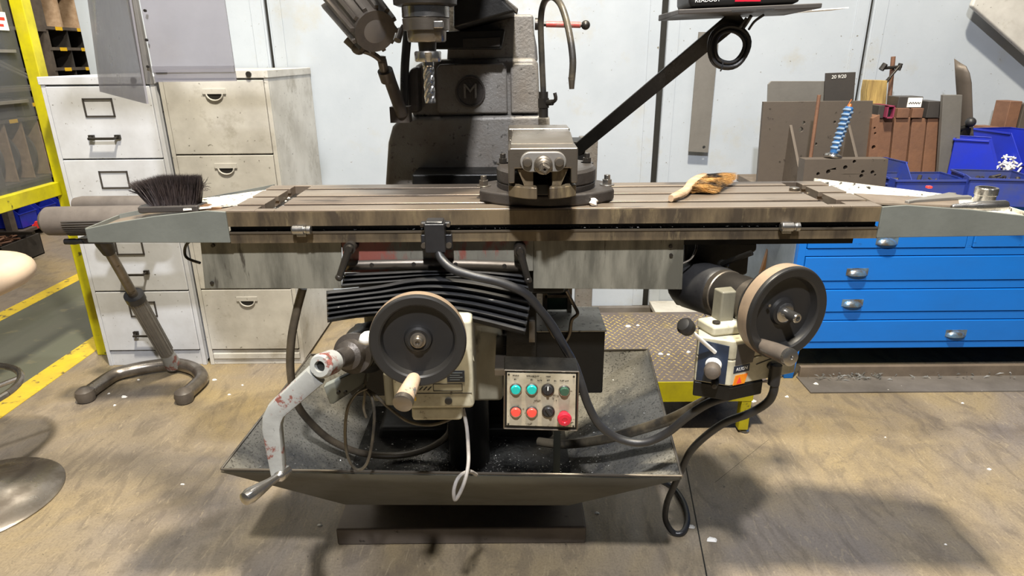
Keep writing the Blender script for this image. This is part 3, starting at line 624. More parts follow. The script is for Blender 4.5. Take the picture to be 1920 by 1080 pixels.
# table
bot = 1.02
def tprof(top, slots=True):
    pf = [(TF, bot), (TF, 1.0445), (TF + .016, 1.0445), (TF + .016, 1.0565), (TF, 1.0565), (TF, TZ)]
    if slots:
        for yc in (TF + .055, (TF+TB)/2, TB - .055):
            pf += [(yc - .009, top), (yc - .009, top - .012), (yc - .016, top - .012), (yc - .016, top - .024), (yc + .016, top - .024), (yc + .016, top - .012), (yc + .009, top - .012), (yc + .009, top)]
    else: pf += [(TF + .02, TZ), (TF + .02, top), (TB - .012, top), (TB - .012, TZ)]
    pf += [(TB, TZ), (TB, bot)]
    return pf
tb = None
for x0, x1, top, sl in ((-.498, .672, TZ, 1), (-.54, -.498, TZ - .022, 0), (.672, .712, TZ - .022, 0), (-.6, -.54, TZ, 1), (.712, .777, TZ, 1)):
    nm = 'table' if tb is None else ('table_trough' if not sl else 'table_end_block')
    o = mk(nm, MB().prism([(x0, y, z) for y, z in tprof(top, sl)], (x1 - x0, 0, 0)), M['tabletop'], mill if tb is None else tb, bev=.0012)
    if tb is None: tb = o
mk('table_front_face', MB().bb(-.6, .777, TF - .002, TF, 1.0565, TZ - .003), M['tablefront'], tb)
mk('table_front_strip', MB().bb(-.6, .777, TF - .002, TF, bot, 1.043), M['tablefront'], tb)
mk('groove_lip', MB().bb(-.6, .777, TF - .004, TF + .012, 1.0405, 1.0445), M['steel'], tb)
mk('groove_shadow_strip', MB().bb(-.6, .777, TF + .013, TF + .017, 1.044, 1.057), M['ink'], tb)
for x0_, x1_ in ((-.539, -.499), (.673, .711)): mk('trough_sludge', MB().bb(x0_, x1_, TF + .021, TB - .013, TZ - .022, TZ - .019), M['oil'], tb)
for yc in (TF + .055, (TF+TB)/2, TB - .055): mk('slot_shade_strip', MB().bb(-.5, .674, yc - .0158, yc + .0158, TZ - .0238, TZ - .0175), M['oil'], tb)  # black strips on the slot floors, painting in their shade
mk('table_underside', MB().bb(-.55, .745, TF + .03, TB - .03, 1.0, bot), M['blackpaint'], tb)
q = MB()
swf(q, -.52, 1.45, .009, .07, 160, lambda x, y: TZ - .02 if TF+.02 < y < TB-.02 and -.539 < x < -.499 else None); swf(q, .69, 1.45, .009, .07, 200, lambda x, y: TZ - .02 if TF+.02 < y < TB-.02 and .673 < x < .711 else None)
swf(q, .1, TF + .008, .35, .003, 260, lambda x, y: 1.0405 + .003 if -.59 < x < .76 and y < TF+.012 and y > TF-.003 else None)
mk('table_swarf', q, M['swarf'], tb, kind='stuff')
# end trays
def endtray(sg, x0, x1, nm):
    # x0 at the table, x1 far tip
    f0, f1 = P(0, 0, 1), None
    yb0, yb1 = (TB + .005, TF + .12) if sg < 0 else (TB + .03, TF + .22)
    zt1 = 1.055 if sg < 0 else 1.052
    zm = TZ + .003; xm = x0 + (x1-x0)*.13
    q = MB()
    zl = 1.022
    q.prism([(x0, TF - .006, zl), (x0, TF - .006, zm - .004), (xm, TF - .006, zm - .001), (x0 + (x1-x0)*.5, TF - .006, zm - .012), (x0 + (x1-x0)*.8, TF-.006, zm - .026), (x1, TF - .006, zt1), (x1, TF - .006, zl + .003)], (0, .006, 0))
    wallm = mk(nm, q, M['traygrey'], mill, bev=.0015)
    fl = MB(); zf = zm - .012
    fl.hexa([(x0, TF, zf - .006), (x1, TF, zt1 - .014), (x1, yb1, zt1 - .014), (x0, yb0, zf - .006), (x0, TF, zf), (x1, TF, zt1 - .008), (x1, yb1, zt1 - .008), (x0, yb0, zf)])
    mk('tray_floor', fl, M['traybrown'] if sg < 0 else M['trayspeck'], wallm)
    bk = MB(); bk.hexa([(x0, yb0, zf - .03), (x1, yb1, zt1 - .03), (x1, yb1 + .004, zt1 - .03), (x0, yb0 + .004, zf - .03), (x0, yb0, zm - .002), (x1, yb1, zt1 + .002), (x1, yb1 + .004, zt1 + .002), (x0, yb0 + .004, zm - .002)])
    bk.hexa([(x1, TF, zl + .003), (x1 + sg*.004, TF, zl + .003), (x1 + sg*.004, yb1, zl + .003), (x1, yb1, zl + .003), (x1, TF, zt1), (x1 + sg*.004, TF, zt1), (x1 + sg*.004, yb1, zt1), (x1, yb1, zt1)])
    mk('tray_back', bk, M['traygrey'] if sg < 0 else M['trayspeck'], wallm)
    return wallm
lt = endtray(-1, -.597, P(163, 430, TF).x, 'left_end_tray')
rt = endtray(1, .775, P(1990, 400, TF).x, 'right_end_tray')
mk('tray_plate', MB().prism([(-.6, 1.42, 1.0795), (-.72, 1.38, 1.0765), (-.74, 1.48, 1.077), (-.6, 1.575, 1.0805)], (0, 0, .004)), M['trayspeck'], lt)
mk('tray_plate', MB().prism([(.785, 1.36, 1.083), (.97, 1.36, 1.075), (1.02, 1.44, 1.073), (.79, 1.46, 1.0835)], (0, 0, .004)), M['traybrown'], rt)
# saddle and guards
ya = 1.338
p = lambda x, y, Y=ya: P(x, y, Y)
mk('left_guard', MB().prism([p(375, 450), p(640, 450), p(640, 541), p(384, 541)], (0, .004, 0)), M['apron'], mill, bev=.001)
mk('right_guard', MB().prism([p(1000, 449), p(1283, 449), p(1279, 543), p(1000, 541)], (0, .004, 0)), M['apron'], mill, bev=.001)
q = MB()
for (x, y) in ((400, 460), (398, 530), (1257, 462), (1258, 478)): a = p(x, y); q.cyl(a, a + V(0, -.004, 0), .004, n=10)
mk('guard_screw', q, M['darksteel'], mill)
mk('saddle', MB().bb(p(640, 450).x, p(1000, 450).x, ya - .002, 1.62, .945, 1.018), M['saddle'], mill, bev=.002)
mk('saddle_body', MB().bb(-.3, .12, 1.36, 1.72, .88, .95), M['blackpaint'], mill, bev=.01)
# trip dogs, limit switch, clamp levers
for cx, cy in ((565, 431), (1481, 425)):
    a = P(cx - 18, cy, 1.30); b_ = P(cx + 18, cy, 1.30); q = MB(); q.lathe(a, b_ - a, [(0, .007), (.003, .010), (.026, .010), (.027, .008), (.031, .008), (.032, .0095), (.040, .0095), (.041, .006)], 20)
    q.box((a+b_)/2 + V(-.003, .012, -.004), (.02, .016, .024))
    mk('trip_dog', q, M['bright'], mill, bev=.001)
a = P(817, 443, 1.29); q = MB(); q.box(a + V(0, .0, -.0), (.042, .04, .062)); q.box(a + V(0, .016, -.016), (.066, .014, .034)); q.box(a + V(0, .01, .024), (.062, .016, .01)); q.box(a + V(0, -.0, .033), (.036, .034, .006))
ls = mk('limit_switch', q, M['black'], mill, bev=.003)
for sx_ in (-.026, .026):
    mk('switch_screw', MB().cyl(a + V(sx_, .008, -.021), a + V(sx_, .0, -.021), .006), M['steel'], ls); mk('switch_screw', MB().cyl(a + V(sx_*1.05, .0, .024), a + V(sx_*1.05, -.004, .024), .004), M['steel'], ls)
for (x0, y0, x1, y1) in ((655, 466, 636, 520), (975, 471, 990, 525)):
    a = P(x0, y0, 1.30); b_ = P(x1, y1, 1.295); q = MB(); q.cyl(a + V(0, .035, 0), a, .013); q.cyl(a, a + V(0, -.008, 0), .009, .007); q.cyl(a, b_, .0085, .007, 14); q.sph(b_, .0085)
    mk('clamp_lever', q, M['darksteel'], mill)
# bellows
q = MB(); n = 26
top = [P(645 + 340*i/n, 489 - 4*math.sin(math.pi*i/n) + (i/n)*2, ya - .006) for i in range(n+1)]
lo_ = [P(645 + 340*i/n, 507 - 4*math.sin(math.pi*i/n) + (i/n)*2, ya - .010) for i in range(n+1)]
q.grid([top, lo_]); bs_ = mk('bellows_strip', q, M['steel'], mill, sol=.003)
q = MB()
for i in (4, 10, 16, 23): a = (top[i] + lo_[i])/2; q.lathe(a + V(0, -.001, 0), (0, -1, 0), [(0, .005), (.003, .0045), (.004, 0)], 10)
mk('strip_screw', q, M['darksteel'], bs_)
def catm(pts, t):
    m = len(pts) - 1; x = t*m; i = min(int(x), m-1); f = x - i; a = pts[max(i-1, 0)]; b_ = pts[i]; c = pts[i+1]; d = pts[min(i+2, m)]
    return .5*((2*b_) + (c-a)*f + (2*a-5*b_+4*c-d)*f*f + (3*b_-a-3*c+d)*f*f*f)
def bellow(tp, bt, folds, Y0, Y1, depth, nm, sag=0):
    rows = []; nx = 40; m = folds * 4
    for j in range(m + 1):
        t = j / m; row = []
        for i in range(nx + 1):
            s_ = i / nx; a = catm(tp, s_); b_ = catm(bt, s_); xy = a*(1-t) + b_*t
            ph = (j % 4); zig = (0, .75, 1, .75)[ph] if False else (0, .8, 1, .35)[ph]
            Y = Y0 + (Y1 - Y0)*t - depth*zig - sag*math.sin(math.pi*t)
            w3 = P(xy.x, xy.y, Y); row.append(w3)
        rows.append(row)
    q = MB(); q.grid(rows); return mk(nm, q, M['bellows'], mill, sol=.002, ang=50)
v2 = lambda *a: [Vector((x, y, 0)) for x, y in a]
bellow(v2((645, 513), (740, 509), (815, 507), (900, 509), (985, 515)), v2((640, 540), (735, 532), (815, 524), (900, 524), (992, 545)), 3, ya - .01, ya - .03, .022, 'bellows')
bellow(v2((612, 546), (705, 536), (790, 521), (880, 525), (998, 548)), v2((614, 604), (700, 592), (800, 592), (880, 602), (984, 628)), 6, ya - .045, ya - .085, .02, 'bellows')
# knee
kz0 = P(800, 755, 1.42).z
mk('knee', MB().bb(P(690, 700, 1.42).x, P(943, 700, 1.42).x, 1.42, 1.92, kz0, .9), M['kneepaint'], mill, bev=.012)
mk('knee_upper', MB().bb(P(690, 700, 1.42).x, P(943, 700, 1.42).x + .05, 1.40, 1.92, .82, .92), M['blackpaint'], mill, bev=.01)
mk('knee_way_cover', MB().bb(P(945, 620, 1.5).x, P(1004, 620, 1.5).x, 1.43, 1.9, .60, .92), M['blackpaint'], mill, bev=.004)
mk('cover_edge', MB().bb(P(992, 600, 1.42).x, P(1003, 600, 1.42).x, 1.42, 1.43, .735, .79), M['steel'], mill)
mk('elevating_screw', MB().cyl((-.13, 1.62, .25), (-.13, 1.62, .62), .06, n=28), M['blackpaint'], mill)
mk('column_way', MB().bb(-.28, .04, 1.80, 1.95, .3, 1.08), M['blackpaint'], mill, bev=.006)
# oil box to the right of the knee
x0, x1 = P(1000, 622, 1.5).x, P(1135, 622, 1.5).x; zt = P(1070, 622, 1.5).z; zl = P(1070, 738, 1.5).z
mk('oil_box', MB().bb(x0, x1, 1.5, 1.66, zl, zt), M['blackpaint'], mill, bev=.004)
mk('oil_box_lid', MB().bb(x0 - .002, x1 + .003, 1.497, 1.665, zt, zt + .004), M['lidgrey'], mill, bev=.001)
q = MB()
for (xx) in (1022, 1068): q.bb(P(xx, 570, 1.62).x - .006, P(xx, 570, 1.62).x + .006, 1.62, 1.64, .73, .92)
q.bb(P(1022, 560, 1.62).x, P(1068, 560, 1.62).x, 1.62, 1.64, P(1040, 556, 1.62).z - .004, P(1040, 556, 1.62).z + .004)
mk('gauge_frame', q, M['steel'], mill)
mk('sight_glass', MB().bb(P(1026, 570, 1.63).x, P(1064, 570, 1.63).x, 1.632, 1.636, .735, .80), M['greenlens'], mill)
q = MB(); q.tube([P(1062, 545, 1.5), P(1075, 570, 1.5), P(1083, 588, 1.49), P(1072, 600, 1.49), P(1068, 625, 1.49), P(1058, 640, 1.49), P(1040, 632, 1.49), P(1028, 612, 1.49), P(1020, 595, 1.49)], .0045, 10); mk('oil_pipe', q, M['steel'], mill)
# handwheel builder: axis n towards the viewer
def handwheel(name, c, n_, Rr, par, grip_dir, gl, gm, gr=.016, band=True):
    n_ = Vector(n_).normalized(); q = MB()
    q.lathe(c, n_, [(-.022, .02), (-.022, Rr*.5), (-.026, Rr*.85), (-.026, Rr*.955), (-.020, Rr*.985), (-.004, Rr), (.008, Rr), (.013, Rr*.975), (.014, Rr*.95), (.012, Rr*.8), (.009, Rr*.765), (-.004, Rr*.72), (-.008, Rr*.4), (-.006, Rr*.3), (.000, Rr*.27), (.002, Rr*.22), (.001, Rr*.14), (-.002, Rr*.13), (-.002, 0)], 72)
    h = mk(name, q, M['wheel'], par, ang=28)
    if band: mk('rim_band', MB().lathe(c, n_, [(-.019, Rr*.99), (-.004, Rr*1.004), (.006, Rr*1.004), (.0065, Rr*.99)], 72, caps=False), M['tan'], h)
    return h
c1 = P(784, 637, 1.12); hw = handwheel('handwheel', c1, (0.06, -1, .08), .0925, mill, None, 0, None)
q = MB(); q.lathe(c1, (0.06, -1, .08), [(.0, .015), (.006, .015), (.007, .011), (.016, .010), (.018, .008), (.018, .004), (.014, .0035), (.014, 0)], 24); mk('hub_nut', q, M['steel'], hw)
ga = P(778, 706, 1.112); gb = P(754, 758, 1.03); d = gb - ga; Lg = d.length
mk('crank_grip', MB().lathe(ga, d, [(0, .010), (Lg*.08, .0135), (Lg*.5, .0165), (Lg*.85, .0182), (Lg*.86, .0188)], 24), M['grip'], hw)
mk('grip_cap', MB().lathe(ga, d, [(Lg*.85, .0189), (Lg*.98, .0189), (Lg*1.0, .016), (Lg*1.005, 0)], 24), M['steel'], hw)
# front feed unit behind the wheel
fy = 1.205
fu = mk('front_feed_unit', MB().bb(P(735, 720, fy).x, P(888, 720, fy).x, fy, fy + .12, P(800, 768, fy).z, P(800, 600, fy).z), M['cream'], mill, bev=.01)
mk('unit_bottom', MB().bb(P(770, 780, fy).x, P(866, 780, fy).x, fy + .01, fy + .09, P(800, 790, fy+.01).z, P(800, 768, fy).z), M['cream'], fu, bev=.008)
mk('unit_shoulder', MB().hexa([P(872, 655, fy+.01), P(890, 680, fy+.01), P(890, 680, fy+.1), P(872, 655, fy+.1), P(866, 640, fy+.01), P(884, 648, fy+.01), P(884, 648, fy+.1), P(866, 640, fy+.1)]), M['cream'], fu, bev=.003)
mk('instruction_label', MB().bb(P(838, 700, fy).x, P(871, 700, fy).x, fy - .001, fy, P(850, 716, fy).z, P(850, 695, fy).z), M['navy'], fu)
q = MB()
for k in range(4): z = P(850, 699 + k*4.2, fy).z; q.bb(P(843, 700, fy).x, P(867 - (k % 2)*5, 700, fy).x, fy - .0016, fy - .001, z - .0009, z + .0009)
mk('label_print', q, M['bluegrey'], fu)
mk('unit_knob', MB().lathe(P(841, 751, fy), (0, -1, 0), [(0, .008), (.004, .008), (.005, .006), (.005, 0)], 20), M['black'], fu)
q = MB(); a = P(813, 733, fy); b_ = P(867, 733, fy); q.bb(a.x, b_.x, fy - .001, fy, a.z - .0006, a.z + .0006); c_ = P(813, 720, fy); q.bb(a.x, b_.x, fy-.001, fy, c_.z - .0006, c_.z + .0006); q.bb(a.x-.0006, a.x+.0006, fy-.001, fy, a.z, c_.z); q.bb(b_.x-.0006, b_.x+.0006, fy-.001, fy, a.z, c_.z)
q.bb(P(768, 737, fy).x, P(885, 737, fy).x, fy - .001, fy, P(800, 738, fy).z, P(800, 737, fy).z)
for k in range(3): xx = P(785 + k*8, 730, fy).x; q.prism([(xx, fy - .001, a.z + .002), (xx + .003, fy - .001, a.z + .002), (xx + .010, fy-.001, a.z + .010), (xx + .007, fy-.001, a.z+.010)], (0, .001, 0))
mk('unit_lettering', q, M['ink'], fu)
mk('warning_sticker', MB().bb(P(771, 745, fy).x, P(780, 745, fy).x, fy - .001, fy, P(775, 751, fy).z, P(775, 739, fy).z), M['labely'], fu)
mk('shaft_sleeve', MB().cyl(c1 + V(0, .02, 0), c1 + V(0, .32, 0), .038, n=28), M['darksteel'], mill)
mk('unit_side', MB().bb(P(716, 740, fy).x, P(738, 740, fy).x, fy + .02, fy + .1, P(720, 762, fy+.02).z, P(720, 700, fy+.02).z), M['kneepaint'], fu, bev=.006)
# lever knob left of the wheel
q = MB(); a = P(700, 628, 1.17); b_ = P(676, 640, 1.16); q.lathe(a, b_ - a, [(0, .010), (.012, .014), (.022, .012), (.034, .0)], 20); mk('ball_knob', q, M['white'], mill)
# crank shaft housing and crank
s0 = P(720, 640, 1.36); s1 = P(608, 684, 1.10); d = (s1 - s0).normalized(); Ls = (s1 - s0).length
q = MB().lathe(s0, d, [(0, .05), (Ls*.2, .055), (Ls*.35, .055), (Ls*.42, .045), (Ls*.5, .043)], 36)
mk('crank_housing', q, M['blackpaint'], mill)
mk('crank_dial', MB().lathe(s0, d, [(Ls*.5, .041), (Ls*.52, .043), (Ls*.58, .043), (Ls*.59, .032), (Ls*.66, .030), (Ls*.68, .02), (Ls*.82, .018)], 36), M['iron'], mill)
cast = mk('shaft_bracket', MB().prism([P(606, 725, 1.2), P(690, 685, 1.3), P(690, 715, 1.3), P(625, 758, 1.2), P(618, 758, 1.2)], (0, .02, 0)), M['traygrey'], mill, bev=.003)
q = MB(); 
for x in (634, 647): a = P(x, 737, 1.195); q.cyl(a, a + V(0, .006, 0), .004, n=12)
mk('bracket_screw', q, M['ink'], cast)
mk('knee_bracket', MB().bb(P(650, 700, 1.38).x, P(735, 700, 1.38).x, 1.38, 1.5, P(690, 745, 1.38).z, P(690, 640, 1.38).z), M['blackpaint'], mill, bev=.01)
q = MB(); ua = d
q.lathe(s1 - ua*.0, ua, [(-.035, .019), (-.03, .024), (.012, .024), (.018, .020), (.018, .011), (.008, .010), (.008, 0)], 28)
A_ = P(592, 703, 1.095); B_ = P(508, 778, 1.085); C_ = P(523, 888, 1.075)
def flat_bar(q, a, b_, w1, w2, th):
    dd = (b_ - a).normalized(); nrm = V(0, -1, 0); sd = dd.cross(nrm).normalized()
    q.hexa([a - sd*w1, a + sd*w1, b_ + sd*w2, b_ - sd*w2, a - sd*w1 + V(0, th, 0), a + sd*w1 + V(0, th, 0), b_ + sd*w2 + V(0, th, 0), b_ - sd*w2 + V(0, th, 0)])
path = [A_, A_.lerp(B_, .5), A_.lerp(B_, .85), B_ + V(.004, 0, -.006), B_.lerp(C_, .2), B_.lerp(C_, .6), C_]
rows = []; n = 10
for i in range(len(path)):
    a = path[max(i-1, 0)]; b_ = path[min(i+1, len(path)-1)]; dd = (b_-a).normalized(); sd = dd.cross(V(0, -1, 0)).normalized(); W_ = (.021, .0195, .019, .019, .018, .016, .013)[i]; T = .012
    rows.append([path[i] + sd*(W_*math.copysign(abs(math.cos(t_))**.28, math.cos(t_))) + V(0, 1, 0)*(T*math.copysign(abs(math.sin(t_))**.35, math.sin(t_))) for t_ in [2*math.pi*(k+.5)/12 for k in range(13)]])
qq = MB(); qq.grid(rows); qq.add(rows[0][:12], [tuple(range(12))]); qq.add(rows[-1][:12], [tuple(range(12))])
q.v_ = None; n0 = len(q.v); q.v += qq.v; q.f += [tuple(i + n0 for i in f) for f in qq.f]
ck = mk('elevating_crank', q, M['chippedgrey'], mill, ang=32, bev=0)
mk('crank_socket', MB().lathe(s1, ua, [(.009, .0105), (.0095, 0)], 24), M['ink'], ck)
ha = P(527, 890, 1.07); hb = P(453, 940, .98); d = hb - ha; Lh2 = d.length
mk('crank_handle', MB().lathe(ha, d, [(-.02, .010), (0, .013), (.006, .0125), (.012, .008), (.03, .0085), (Lh2*.55, .0125), (Lh2*.8, .0155), (Lh2*.93, .0125), (Lh2, 0)], 28), M['bright'], ck)
# control panel
x0, x1 = 945, 1086
cy_ = 1.18
fl_, fr2, br_, bl_ = P(945, 693, cy_), P(1086, 697, cy_), P(1083, 808, cy_ - .006), P(944, 804, cy_ - .006)
nb = V(0, .06, 0)
cpn = mk('control_box', MB().hexa([bl_, br_, br_ + nb, bl_ + nb, fl_, fr2, fr2 + nb + V(0, 0, .003), fl_ + nb + V(0, 0, .003)]), M['blackpaint'], mill, bev=.003)
uu = (fr2 - fl_).normalized(); vv = (fl_ - bl_).normalized(); nn = uu.cross(vv).normalized()
if nn.y > 0: nn = -nn
def on(px, py, h=0):
    a = ray(px, py); O_ = V(0, 0, CH); t_ = (fl_ + nn*h - O_).dot(nn) / a.dot(nn); return O_ + a*t_
fc = mk('switch_plate', MB().prism([on(951, 699, .002), on(1080, 702, .002), on(1078, 801, .002), on(950, 797, .002)], nn*-.003), M['panelface'], cpn)
q = MB()
for a, b_ in (((946, 694), (1085, 697)), ((1085, 697), (1082, 807)), ((1082, 807), (945, 803)), ((945, 803), (946, 694))): q.cyl(on(*a, .001), on(*b_, .001), .0016, n=6)
mk('box_edge', q, M['steel'], cpn)
def button(px, py, rpx, m_, nm, h=.008, bez=True):
    c = on(px, py, .003); r_ = rpx * cy_ / .9 / FPX
    if bez: bz = mk('button_bezel', MB().lathe(c, nn, [(0, r_*1.18), (.003, r_*1.18), (.004, r_*1.02), (.002, r_)], 28), M['bright'] if m_ is not M['black'] else M['darksteel'], cpn)
    return mk(nm, MB().lathe(c, nn, [(0, r_*.98), (h*.7, r_*.96), (h, r_*.8), (h*1.02, 0)], 28), m_, cpn)
button(967, 729, 10, M['teal'], 'green_button'); button(997, 729, 10, M['teal'], 'green_button')
button(1058, 732, 9.5, M['greenlens'], 'pilot_lamp', .009)
button(967, 771, 10, M['redlamp'], 'red_button'); button(997, 772, 10, M['redlamp'], 'red_button')
for px_, py_, an in ((1027, 730, 0), (1028, 771, -35)):
    kb = button(px_, py_, 10.5, M['black'], 'rotary_knob', .006)
    c = on(px_, py_, .009); a_ = R(an); e1 = uu*math.sin(a_) + vv*math.cos(a_); e2 = uu*math.cos(a_) - vv*math.sin(a_)
    q = MB(); q.hexa([c - e1*.010 - e2*.003, c - e1*.010 + e2*.003, c + e1*.010 + e2*.003, c + e1*.010 - e2*.003] + [v + nn*.006 for v in (c - e1*.010 - e2*.0025, c - e1*.010 + e2*.0025, c + e1*.010 + e2*.0025, c + e1*.010 - e2*.0025)]); mk('knob_ridge', q, M['black'], cpn, bev=.001)
    if an == 0: c = c + nn*.0065; q = MB(); q.hexa([c - e2*.0011, c + e2*.0011, c + e1*.009 + e2*.0011, c + e1*.009 - e2*.0011] + [v + nn*.0005 for v in (c - e2*.0011, c + e2*.0011, c + e1*.009 + e2*.0011, c + e1*.009 - e2*.0011)]); mk('knob_mark', q, M['whiteink'], cpn)
c = on(1057, 778, .003); mk('emergency_stop', MB().lathe(c, nn, [(0, .0105), (.012, .0105), (.013, .0145), (.018, .0152), (.023, .013), (.0235, .006), (.0225, .005), (.0225, 0)], 32), M['crimson'], cpn)
for px_, py_, s_ in ((967, 704, 'SPINDLE'), (966, 711, 'ON'), (999, 705, 'COOLANT PUMP'), (997, 712, 'ON'), (1028, 706, 'MODE'), (1012, 713, 'AUTO'), (1028, 713, 'OFF'), (1041, 714, 'ON'), (1058, 714, 'PILOT LAMP'), (1013, 750, 'L'), (1043, 751, 'R')):
    text('lettering', s_, .0034, M['ink'], cpn, facing(on(px_, py_, .0026), uu, vv))
q = MB()
for px_, py_ in ((954, 702), (1076, 706), (953, 795), (1075, 799)): q.lathe(on(px_, py_, .003), nn, [(0, .0022), (.001, .002), (.001, 0)], 10)
mk('plate_screw', q, M['ink'], cpn)
mk('box_bracket', MB().bb(P(930, 740, 1.3).x, P(950, 740, 1.3).x, 1.24, 1.44, P(940, 700, 1.25).z, P(940, 690, 1.25).z), M['steel'], mill)
q = MB(); a = P(1045, 800, 1.43); q.bb(a.x - .009, a.x + .009, a.y, a.y + .004, .262, a.z + .08); mk('box_stay', q, M['traygrey'], mill)
# right feed unit (turned about the upright)
al = R(20); un = V(math.cos(al), math.sin(al), 0); nf = V(math.sin(al), -math.cos(al), 0); zz = V(0, 0, 1)
wc = P(1470, 585, 1.13)
hw2 = handwheel('handwheel', wc, nf + V(.0, 0, .02), .0925, mill, None, 0, None)
q = MB(); q.lathe(wc, nf, [(0, .019), (.004, .02), (.006, .017), (.006, .010), (.034, .0095), (.036, .008), (.036, .005), (.03, .0045), (.03, 0)], 24); q.cyl(wc - un*.04 + zz*.02 + nf*.0, wc - un*.04 + zz*.02 + nf*.004, .003, n=10)
mk('hub_shaft', q, M['bright'], hw2)
ga = P(1422, 645, 1.115); gb = P(1484, 671, 1.03); d = gb - ga; Lg = d.length
mk('crank_grip', MB().lathe(ga, d, [(0, .011), (Lg*.06, .0125), (Lg*.5, .0158), (Lg*.9, .0165)], 24), M['gripdark'], hw2)
mk('grip_cap', MB().lathe(ga, d, [(Lg*.9, .0165), (Lg*.98, .0162), (Lg, .012), (Lg, .004), (Lg*.97, .003), (Lg*.97, 0)], 24), M['bright'], hw2)
e0 = P(1290, 530, 1.42); dd = (e0 - wc).normalized(); Lr = (e0 - wc).length
mk('screw_collar', MB().lathe(wc, dd, [(.02, .02), (.07, .022), (.074, .046), (.092, .048), (.096, .04)], 36), M['steel'], mill)
mk('dial_sleeve', MB().lathe(wc, dd, [(.094, .044), (.12, .049), (.165, .050)], 36), M['darksteel'], mill)
mk('dial_ring', MB().lathe(wc, dd, [(.165, .0505), (.167, .0525), (.182, .0525), (.184, .0505)], 36), M['steel'], mill)
mk('screw_drum', MB().lathe(wc, dd, [(.184, .051), (.19, .055), (Lr*.95, .058), (Lr, .055)], 40), M['black'], mill)
mk('screw_bracket', MB().prism([P(1284, 452, 1.42), P(1420, 455, 1.42), P(1420, 470, 1.42), P(1405, 480, 1.42), P(1402, 515, 1.42), P(1385, 520, 1.42), P(1330, 560, 1.42), P(1285, 550, 1.42)], (0, .1, 0)), M['blackpaint'], mill, bev=.006)
mk('bracket_casting', MB().prism([P(1278, 500, 1.41), P(1300, 500, 1.41), P(1312, 560, 1.41), P(1300, 575, 1.41), P(1268, 574, 1.41), P(1262, 545, 1.41)], (0, .08, 0)), M['traygrey'], mill, bev=.006)
q = MB(); q.tube([P(1350, 497, 1.36), P(1372, 488, 1.33), P(1410, 474, 1.3)], .006, 8, 3); q.sph(P(1355, 497, 1.36), .013); mk('lock_lever', q, M['blackpaint'], mill)
q = MB(); q.tube([P(1280, 494, 1.34), P(1296, 485, 1.35), P(1305, 468, 1.36), P(1306, 455, 1.37)], .0025, 8); mk('oil_pipe', q, M['steel'], mill)
q = MB(); q.tube([P(374, 452, 1.35), P(357, 452, 1.36), P(347, 465, 1.37), P(350, 483, 1.37), P(375, 493, 1.36)], .0032, 8); mk('oil_pipe', q, M['darksteel'], mill)
# feed body: corner edge nearest the viewer
K = P(1366, 735, 1.14); Kt = V(K.x, K.y, P(1366, 640, 1.14).z)
def F(u_, n__, z_): return K + un*u_ - nf*(-n__) * -1 + zz*z_ if False else K + un*u_ - nf*n__ + zz*z_
hB = (Kt.z - K.z)
# plan: chamfered left face goes back-left
cl = -.052
pl = [(0, 0), (.165, 0), (.165, .07), (-.02, .09), (cl, .045)]
def slab(q, pts, z0, z1):
    n = len(pts); vs = [F(a, b_, z0) for a, b_ in pts] + [F(a, b_, z1) for a, b_ in pts]
    q.add(vs, [tuple(reversed(range(n))), tuple(range(n, 2*n))] + [(i, (i+1) % n, (i+1) % n + n, i+n) for i in range(n)])
q = MB(); slab(q, [(0, 0), (.165, 0), (.165, .07), (-.02, .09), (cl, .045)], .012, hB*.62); slab(q, [(0, 0.0005), (.09, .0005), (.09, .07), (-.02, .09), (cl, .045)], hB*.62, hB); ff = mk('table_feed_unit', q, M['cream'], mill, bev=.004)
q = MB(); slab(q, [(a*1.0, b_) for a, b_ in [(.004, .0), (.085, 0), (.09, .07), (-.02, .088), (cl, .045)]], -.022, .0115); mk('unit_base', q, M['blackpaint'], ff, bev=.003)
q = MB(); slab(q, [(-.028, .03), (.05, .02), (.06, .08), (-.03, .085)], hB, hB + .022); mk('unit_top', q, M['cream'], ff, bev=.006)
q = MB(); slab(q, [(.0, .05), (.03, .045), (.04, .075), (.0, .08)], hB + .02, hB + .085); mk('mounting_arm', q, M['kneepaint'], ff, bev=.004)
q = MB(); a = F(-.012, .045, hB + .022); q.lathe(a, (0, 0, 1), [(0, .008), (.004, .008), (.005, .005), (.005, 0)], 16); a = F(.035, .03, hB + .022); q.lathe(a, (0, 0, 1), [(0, .006), (.003, .006), (.003, 0)], 16); mk('cap_screw', q, M['darksteel'], ff)
# dark panel on the chamfered face
c0 = Vector((cl, .045)); nfx = Vector((-.045, cl)).normalized()     # outward of chamfer
def ch(t_, z_, out=.0): 
    a = Vector((0, 0)).lerp(c0, t_); a = a + nfx*out; return F(a.x, a.y, z_)
q = MB(); q.hexa([ch(.12, .016, .0), ch(.95, .016, .0), ch(.95, .016, .002), ch(.12, .016, .002), ch(.12, hB - .012, .0), ch(.95, hB-.006, .0), ch(.95, hB-.006, .002), ch(.12, hB-.012, .002)]); mk('side_panel', q, M['navy'], ff)
dr = (ch(.5, 0, 1) - ch(.5, 0, 0)).normalized()
a = ch(.5, hB*.50, .002); q = MB().lathe(a, dr, [(0, .016), (.012, .015), (.018, .013)], 28); mk('dial_base', q, M['white'], ff)
q = MB().lathe(a, dr, [(.018, .0155), (.03, .0165), (.04, .013), (.043, .008), (.044, 0)], 20); mk('speed_knob', q, M['gripdark'], ff)
q = MB(); a2 = ch(.5, hB*.75, .002); kk = P(1289, 615, 1.10); q.cyl(a2, kk, .004, n=12); lvv = mk('feed_lever', q, M['white'], ff)
